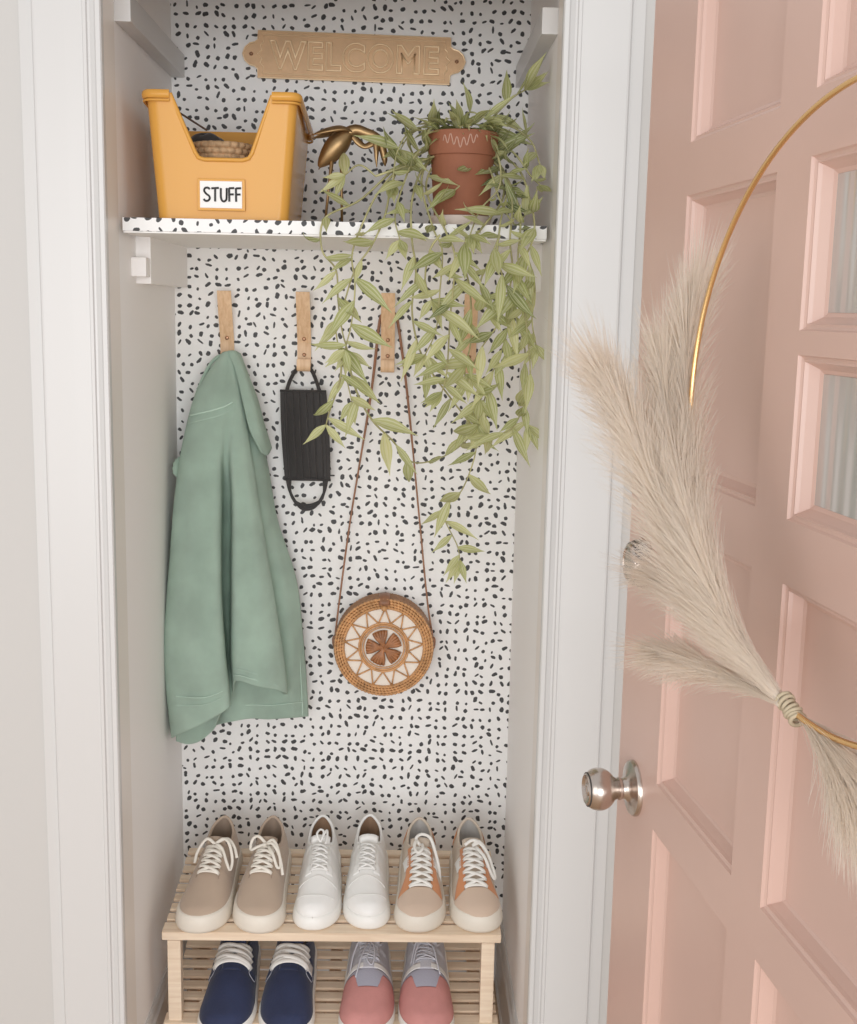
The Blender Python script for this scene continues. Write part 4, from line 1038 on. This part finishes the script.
bow_w = [[(0, 0, 0), (-.010, .012, .012), (-.002, .024, .016), (.008, .018, .014), (.004, .004, .006)], [(0, 0, 0), (.01, .014, .012), (.016, .024, .014), (.018, .008, .006), (.014, -.006, .0)]]
SZ = .3365
def top_loc(x, ytoe, L): return (x, ytoe + L / 2 * math.cos(TH), SZ + L / 2 * math.sin(TH) + (ytoe + .405) * 0.1317)
cs = dict(L=.295, wh=1.04, hs=1.04, lw=.0036, ws=.965, sole=MS['foxcream'], upper=canvas_tan, lining=MS['tanlin'], laces=MS['lacecream'], foot=.034, ins=.0030)
seam_c = dict(seams=[([(.70, -.5), (.655, -.40), (.652, 0), (.655, .40), (.70, .5)], .0007)], seamm=MS['tanlin'])
shoe('canvas_shoe', 'tan canvas lace-up shoe with cream sole, leftmost on the top shelf', 'shoe', 'tan canvas pair on the top shelf', top_loc(-.268, -.420, .295), -.07, dict(cs, bow=bow_r, **seam_c), 1)
shoe('canvas_shoe', 'tan canvas lace-up shoe with cream sole, beside the white sneakers', 'shoe', 'tan canvas pair on the top shelf', top_loc(-.1535, -.418, .295), -.015, dict(cs, bow=bow_l, **seam_c), -1)
cw = dict(L=.288, wh=1.13, hs=1.04, lt=.42, ws=.86, sole=MS['whitesole'], upper=MS['white'], lining=MS['brownlin'], laces=MS['white'], foot=.026, toe=.004, ins=.0012, eyestay=MS['white'], lw=.0026,
          seams=[([(.76, -.85), (.74, -.5), (.715, 0), (.74, .5), (.76, .85)], .0009), ([(.86, -.9), (.87, -.5), (.875, 0), (.87, .5), (.86, .9)], .0007)], seamm=MS['white'], collar=MS['white'])
shoe('leather_sneaker', 'plain white leather sneaker with knotted laces, next to the tan shoes', 'sneaker', 'white pair on the top shelf', top_loc(-.0415, -.405, .288), .0, dict(cw, bow=bow_w), 1)
shoe('leather_sneaker', 'plain white leather sneaker with brown insole, next to the orange trimmed pair', 'sneaker', 'white pair on the top shelf', top_loc(.0655, -.400, .288), .015, dict(cw), -1)
co = dict(L=.288, wh=1.06, hs=1.03, lt=.50, lw=.0038, ws=.94, sole=MS['foxcream'], upper=MS['canvasb'], lining=MS['greylin'], laces=MS['lacewhite'], foot=.034, ins=.0030, eyestay=MS['orange'], flare=1.0, vend=.845,
          foxstripe=MS['white'], heel=MS['orange'], collar=MS['canvasb'], nl=7, lr=(.775, .41), toecap=MS['beige'], toeline=lambda t: .78 + .045 * min(1, max(0, abs(t) - .4) / .5))
shoe('suede_sneaker', 'beige sneaker with orange eyelet strips and looped lace, next to white pair', 'sneaker', 'orange trimmed pair on the top shelf', top_loc(.1735, -.410, .288), -.01, dict(co, bow=bow_o1), 1)
shoe('suede_sneaker', 'beige sneaker with orange eyelet strips and wide bow, rightmost on top shelf', 'sneaker', 'orange trimmed pair on the top shelf', top_loc(.2905, -.409, .288), .05, dict(co, bow=bow_o2), -1)
SZ2 = .135
def low_loc(x, ytoe, L): return (x, ytoe + L / 2 * math.cos(TH), SZ2 + L / 2 * math.sin(TH) + (ytoe + .405) * 0.1317)
sq = lambda sg: [([(.50, sg * .97), (.585, sg * .95), (.595, sg * .84), (.58, sg * .76), (.535, sg * .74)], .0008)]
def tag_r(root, S):
    bm = bmesh.new(); P = [[S(.44 + .10 * i / 6, .74 + .20 * j / 6, .0022) for j in range(7)] for i in range(7)]
    grid(bm, P); solid(from_bm('side_tag', bm, MS['tag'], root, True), .001, 0)
cn = dict(L=.305, wh=1.08, lt=.80, ws=1.03, hs=.92, sole=MS['whitesole'], upper=MS['navy'], lining=MS['tanlin'], laces=MS['lacewhite'], foot=.022, toe=.0, ins=.0, lr=(.535, .36), nl=4, lw=.0056,
          seams=sq(1) + sq(-1), seamm=MS['seamw'], eyestay=MS['navy'], vend=.55, bump=0)
shoe('deck_shoe', 'navy blue canvas shoe with white laces, leftmost on the lower shelf', 'shoe', 'navy pair on the lower shelf', low_loc(-.2225, -.457, .305), -.01, dict(cn), 1)
shoe('deck_shoe', 'navy blue canvas shoe with a grey side tag, beside the rose and grey sneakers', 'shoe', 'navy pair on the lower shelf', low_loc(-.0955, -.457, .305), .01, dict(cn, extra=tag_r), -1)
def toe_bump(root, S):
    bm = bmesh.new(); pts = [S(.9995 - .022 * abs(k / 10) ** 2, .0 if k == 0 else math.copysign(.999, k), 0) + Vector((0, -.004, .004)) for k in range(-10, 11)]
    tube(bm, pts, [.002] + [.006] * 19 + [.002], 8, (1, .7), up=(0, 0, 1)); from_bm('toe_bumper', bm, MS['toeblk'], root, True)
loose = [[(0, 0, 0), (-.022, .002, .004), (-.038, -.022, -.012), (-.046, -.056, -.030), (-.048, -.085, -.044)], [(0, 0, 0), (-.006, -.02, .004), (-.018, -.052, -.002), (-.030, -.090, -.022)],
         [(0, 0, 0), (.006, -.022, .004), (-.002, -.052, -.003), (.010, -.066, -.008), (.018, -.05, -.002), (.014, -.02, .004), (0, 0, .002)]]
loose2 = [[(0, 0, 0), (-.02, -.012, .004), (-.034, -.045, -.012), (-.040, -.090, -.036)], [(0, 0, 0), (-.024, 0, .004), (-.036, -.026, -.012), (-.044, -.052, -.030)], [(0, 0, 0), (.018, -.022, .002), (.026, -.052, -.008), (.034, -.080, -.02)]]
cp = dict(L=.305, wh=1.06, ws=1.02, hs=.98, sole=MS['whitesole'], upper=MS['greyk'], lining=MS['greylin'], laces=MS['greyk'], foot=.024, toe=.002, ins=.0, lr=(.52, .36), nl=5, lw=.0018, bars=True,
          toecap=MS['pinkt'], toeline=lambda t: .735 - .105 * min(1, max(0, abs(t) - .40) / .16), band=(MS['greyp'], .59, .76), band2=(MS['white'], .545, .592), extra=toe_bump, bump=0)
shoe('knit_sneaker', 'rose and grey sneaker with loose lace ends, next to the navy shoes', 'sneaker', 'rose and grey pair on the lower shelf', low_loc(.0665, -.457, .305), -.01, dict(cp, bow=loose), 1)
shoe('knit_sneaker', 'rose and grey sneaker standing rightmost on the lower shelf', 'sneaker', 'rose and grey pair on the lower shelf', low_loc(.1935, -.457, .305), .01, dict(cp, bow=loose2), -1)

# ------------------------------------------------------------------ pink door
DR = -1.4555
door_W, door_H, door_T = .876, 2.04, .042
pan = [  # (u0,u1,z0,z1,lite)
    (.157, .402, 1.785, 1.972, 0), (.478, .722, 1.790, 1.972, 0),
    (.154, .404, 1.403, 1.726, 0), (.477, .722, 1.578, 1.732, 1), (.478, .722, 1.403, 1.556, 1),
    (.158, .404, 1.010, 1.342, 0), (.479, .722, 1.013, 1.342, 0),
    (.152, .402, .22, .948, 0), (.476, .722, .22, .956, 0)]
bm = bmesh.new()
us = sorted({0, door_W} | {p[0] for p in pan} | {p[1] for p in pan}); zs = sorted({.006, door_H} | {p[2] for p in pan} | {p[3] for p in pan})
def in_pan(u, z): return any(a < u < b and c < z < d for a, b, c, d, _ in pan)
for i in range(len(us) - 1):
    for j in range(len(zs) - 1):
        if in_pan((us[i] + us[i + 1]) / 2, (zs[j] + zs[j + 1]) / 2): continue
        for y, rv in ((0, 0), (door_T, 1)):
            q = [(us[i], y, zs[j]), (us[i + 1], y, zs[j]), (us[i + 1], y, zs[j + 1]), (us[i], y, zs[j + 1])]
            bm.faces.new([bm.verts.new(p) for p in (q[::-1] if rv else q)])
for q in ([(0, 0, .006), (0, 0, door_H), (0, door_T, door_H), (0, door_T, .006)], [(door_W, 0, .006), (door_W, door_T, .006), (door_W, door_T, door_H), (door_W, 0, door_H)],
          [(0, 0, door_H), (door_W, 0, door_H), (door_W, door_T, door_H), (0, door_T, door_H)], [(0, 0, .006), (0, door_T, .006), (door_W, door_T, .006), (door_W, 0, .006)]):
    bm.faces.new([bm.verts.new(p) for p in q])
def frame_rect(u0, u1, z0, z1, i): return [(u0 + i, z0 + i), (u1 - i, z0 + i), (u1 - i, z1 - i), (u0 + i, z1 - i)]
for u0, u1, z0, z1, lite in pan:
    for sgn_, y0_ in ((1, 0), (-1, door_T)):
        steps = [(0, 0), (.0015, .003), (.004, .0045), (.006, .0042), (.0075, .008), (.0125, .0165), (.016, .0185)] + ([(.0175, .020)] if lite else [])
        prev = None
        for ins_, dp in steps:
            cur = [bm.verts.new((u, y0_ + sgn_ * dp, z)) for u, z in frame_rect(u0, u1, z0, z1, ins_)]
            if prev:
                for k in range(4):
                    f = (prev[k], prev[(k + 1) % 4], cur[(k + 1) % 4], cur[k]); bm.faces.new(f if sgn_ > 0 else f[::-1])
            prev = cur
        if not lite: bm.faces.new(prev if sgn_ > 0 else prev[::-1])
bmesh.ops.remove_doubles(bm, verts=bm.verts, dist=1e-6)
door = from_bm('door_1', bm, M['pink'], None); struct(door, 'open pink panelled front door with brass hoop wreath')
door.location = (.4318, -1.1, 0); door.rotation_euler = (0, 0, DR)
for u0, u1, z0, z1, lite in pan:
    if lite:
        bm = bmesh.new(); box(bm, (u0 + .0165, .0185, z0 + .0165), (u1 - .0165, .0235, z1 - .0165)); from_bm('glass_pane', bm, M['glass'], door)
# knob: lathe along outward normal (-y)
def ylathe(prof, c, m, name, par, seg=40):
    bm = bmesh.new(); lathe(bm, prof, seg, c, 'y'); return from_bm(name, bm, m, par, auto=35)
kc = (.072, 0, .970)
ro = ylathe([(0, 0), (.0370, 0), (.0370, .003), (.0350, .006), (.026, .008), (.018, .010), (.0145, .014), (.0135, .018), (.0150, .0195), (.0150, .0225), (.0125, .0245), (.0125, .028)], kc, M['nickel'], 'rosette', door)
kn = ylathe([(r, h) for r, h in [(.0115, .024), (.0140, .0255)] + [(.0280 * math.sin(a), .0490 - .0240 * math.cos(a)) for a in [.62 + 1.70 * k / 22 for k in range(23)]] + [(.0190, .0668), (.0180, .0660), (.0155, .0635), (.0100, .0620), (0, .0615)]], kc, M['nickel'], 'door_knob', door)
bm = bmesh.new(); tube(bm, [(.0215 * math.cos(a) + kc[0], -.0640, .0215 * math.sin(a) + kc[2]) for a in [2 * PI * k / 40 for k in range(40)]], .0012, 6, closed=True); from_bm('knob_groove', bm, M['dark'], kn)
bm = bmesh.new(); lathe(bm, [(0, .0655), (.007, .0655), (.0085, .064), (.0085, .061)], 20, kc, 'y'); box(bm, (kc[0] - .0012, -.0662, kc[2] - .005), (kc[0] + .0012, -.0648, kc[2] + .005)); from_bm('keyhole_plug', bm, M['nickel'], kn)
db = ylathe([(0, 0), (.033, 0), (.033, .004), (.030, .012), (.025, .022), (.022, .0245), (.019, .0250), (.018, .0235), (0, .0235)], (.072, 0, 1.275), M['nickel'], 'deadbolt', door)
bm = bmesh.new()
for k in range(36):
    a = 2 * PI * k / 36; tube(bm, [(.072 + .0322 * math.cos(a), -.004, 1.275 + .0322 * math.sin(a)), (.072 + .0262 * math.cos(a), -.021, 1.275 + .0262 * math.sin(a))], .0008, 4)
from_bm('knurled_grip', bm, M['dark'], db)

# ------------------------------------------------------------------ hoop wreath
wr = thing('hoop_wreath', 'gold metal hoop wreath with cream pampas plumes hanging on the pink door', 'wreath', (.465, -1.780, 1.520))
W0 = Vector(wr.location); e1 = Vector((.262, -.965, 0)); e2 = Vector((.027, .007, 1)).normalized()
bm = bmesh.new(); tube(bm, [e1 * (.25 * math.cos(a)) + e2 * (.25 * math.sin(a)) for a in [2 * PI * k / 160 for k in range(160)]], .0026, 10, closed=True); from_bm('hoop', bm, M['gold'], wr, True)
bm = bmesh.new(); tube(bm, crom([tuple(e2 * .252), tuple(e2 * .30 + Vector((.03, 0, 0))), tuple(e2 * .42 + Vector((.03, .0, 0)))], 10), .0012, 6); from_bm('hanging_thread', bm, M['twine'], wr)
bm = bmesh.new(); A = Vector((.4437, -1.727, 1.281)) - W0; B = Vector((.4515, -1.752, 1.266)) - W0
for k in range(7):
    c0 = A.lerp(B, .12 + .76 * k / 6); ax = (B - A).normalized(); u_ = ax.orthogonal().normalized(); v_ = ax.cross(u_)
    tube(bm, [c0 + u_ * ((.0058 + .0008 * math.sin(k * 2.1)) * math.cos(a)) + v_ * (.0056 * math.sin(a)) + ax * (.0012 * math.sin(a + k)) for a in [2 * PI * q / 20 for q in range(20)]], .0020, 6, closed=True)
from_bm('twine_binding', bm, M['twine'], wr, True)
def plume(ax, wmax, n, seed):
    g = np.random.RandomState(seed)
    c = crom(ax, 40) - np.array(W0); seglen = np.linalg.norm(np.diff(c, axis=0), axis=1).sum()
    verts = []; faces = []
    T = np.gradient(c, axis=0); T /= np.linalg.norm(T, axis=1)[:, None]
    for k in range(n):
        f = g.rand() ** .85 * .97 + .02; i = f * 39; a = int(i); b = min(a + 1, 39); fr = i - a
        p = c[a] * (1 - fr) + c[b] * fr; t = T[a]
        r = g.randn(3); r -= t * r.dot(t); r /= np.linalg.norm(r)
        env = (math.sin(min(1, f * 1.25 + .12) * PI * .5)) * (1 - .35 * max(0, f - .6) / .4)
        spread = wmax * env * (.30 + 1.0 * g.rand()); L = .040 + .034 * g.rand() + (.025 if g.rand() < .25 else 0)
        p = p + r * .003 * g.rand()
        mid = p + t * L * .5 + r * spread * .42; end = p + t * L * (.95 + .2 * g.rand()) + r * spread * (.9) + np.array([0, 0, -.004 - .006 * g.rand()])
        cc = [p, p * .25 + mid * .75 + 0, mid * .4 + end * .6, end]
        w = np.cross(t, r) * g.uniform(.6, 1) + r * g.uniform(-.5, .5); w /= np.linalg.norm(w)
        ws_ = [.00024, .00022, .00016, .00005]; base_i = len(verts)
        n2 = np.cross(w, end - p); n2 /= np.linalg.norm(n2) + 1e-9
        for q, wd in zip(cc, ws_):
            verts += [tuple(q + w * wd), tuple(q - w * wd * .6 + n2 * wd), tuple(q - w * wd * .6 - n2 * wd)]
        for s in range(3):
            o_ = base_i + 3 * s
            for m_ in range(3): faces.append((o_ + m_, o_ + (m_ + 1) % 3, o_ + 3 + (m_ + 1) % 3, o_ + 3 + m_))
    # stalk
    me = bpy.data.meshes.new('pampas_plume')
    base_i = len(verts)
    bmx = bmesh.new(); tube(bmx, [tuple(q) for q in c], [.0022 * (1 - .8 * k / 39) for k in range(40)], 6)
    bmx.verts.ensure_lookup_table()
    for v in bmx.verts: v.index = v.index
    bmx.verts.index_update()
    verts += [tuple(v.co) for v in bmx.verts]; faces += [tuple(base_i + v.index for v in f_.verts) for f_ in bmx.faces]; bmx.free()
    me.from_pydata(verts, [], faces); me.update()
    link('pampas_plume', me, M['plume'], wr, True)
for k, pd in enumerate(TAB['plumes']): plume(pd['ax'], pd['w'], int(pd['n'] * 1.6), 20 + k)

# ------------------------------------------------------------------ camera, light
cam = bpy.data.cameras.new('camera'); co_ = bpy.data.objects.new('camera', cam); col.objects.link(co_)
cam.sensor_fit = 'HORIZONTAL'; cam.sensor_width = 36; cam.lens = 1200 / 857 * 36; cam.clip_start = .05
p_, y_, r_ = .1668, .0208, .0197
fwd = Vector((math.sin(y_) * math.cos(p_), math.cos(y_) * math.cos(p_), -math.sin(p_))); rt = Vector((math.cos(y_), -math.sin(y_), 0)); up = rt.cross(fwd)
A_ = rt * math.cos(r_) + up * math.sin(r_); B_ = -rt * math.sin(r_) + up * math.cos(r_)
mw = Matrix((A_, B_, -fwd)).transposed().to_4x4(); mw.translation = Vector((.1283, -2.676, 1.59)); co_.matrix_world = mw
bpy.context.scene.camera = co_

w = bpy.data.worlds.new('world'); bpy.context.scene.world = w; w.use_nodes = True
bg = w.node_tree.nodes['Background']; bg.inputs['Color'].default_value = (1.0, .985, .975, 1); bg.inputs['Strength'].default_value = .66
def area(name, loc, target, size, power, color):
    l = bpy.data.lights.new(name, 'AREA'); l.shape = 'RECTANGLE'; l.size, l.size_y = size; l.energy = power; l.color = color
    o = bpy.data.objects.new(name, l); col.objects.link(o); o.location = loc
    o.rotation_euler = (Vector(target) - Vector(loc)).to_track_quat('-Z', 'Y').to_euler()
area('daylight_window', (.45, -6.6, 1.5), (0, -.2, 1.0), (4.2, 2.8), 205, (.96, .98, 1.0))
area('left_area_light', (-1.6, -3.4, 1.3), (.3, -.8, 1.1), (1.4, 1.8), 16, (1.0, .98, .96))  # weak area lamp from the left
sc_ = bpy.context.scene
sc_.view_settings.view_transform = 'Standard'; sc_.view_settings.look = 'None'; sc_.view_settings.exposure = 0; sc_.view_settings.gamma = 1; sc_.view_settings.use_curve_mapping = False
sc_.cycles.max_bounces = 12; sc_.cycles.diffuse_bounces = 8; sc_.cycles.transparent_max_bounces = 24
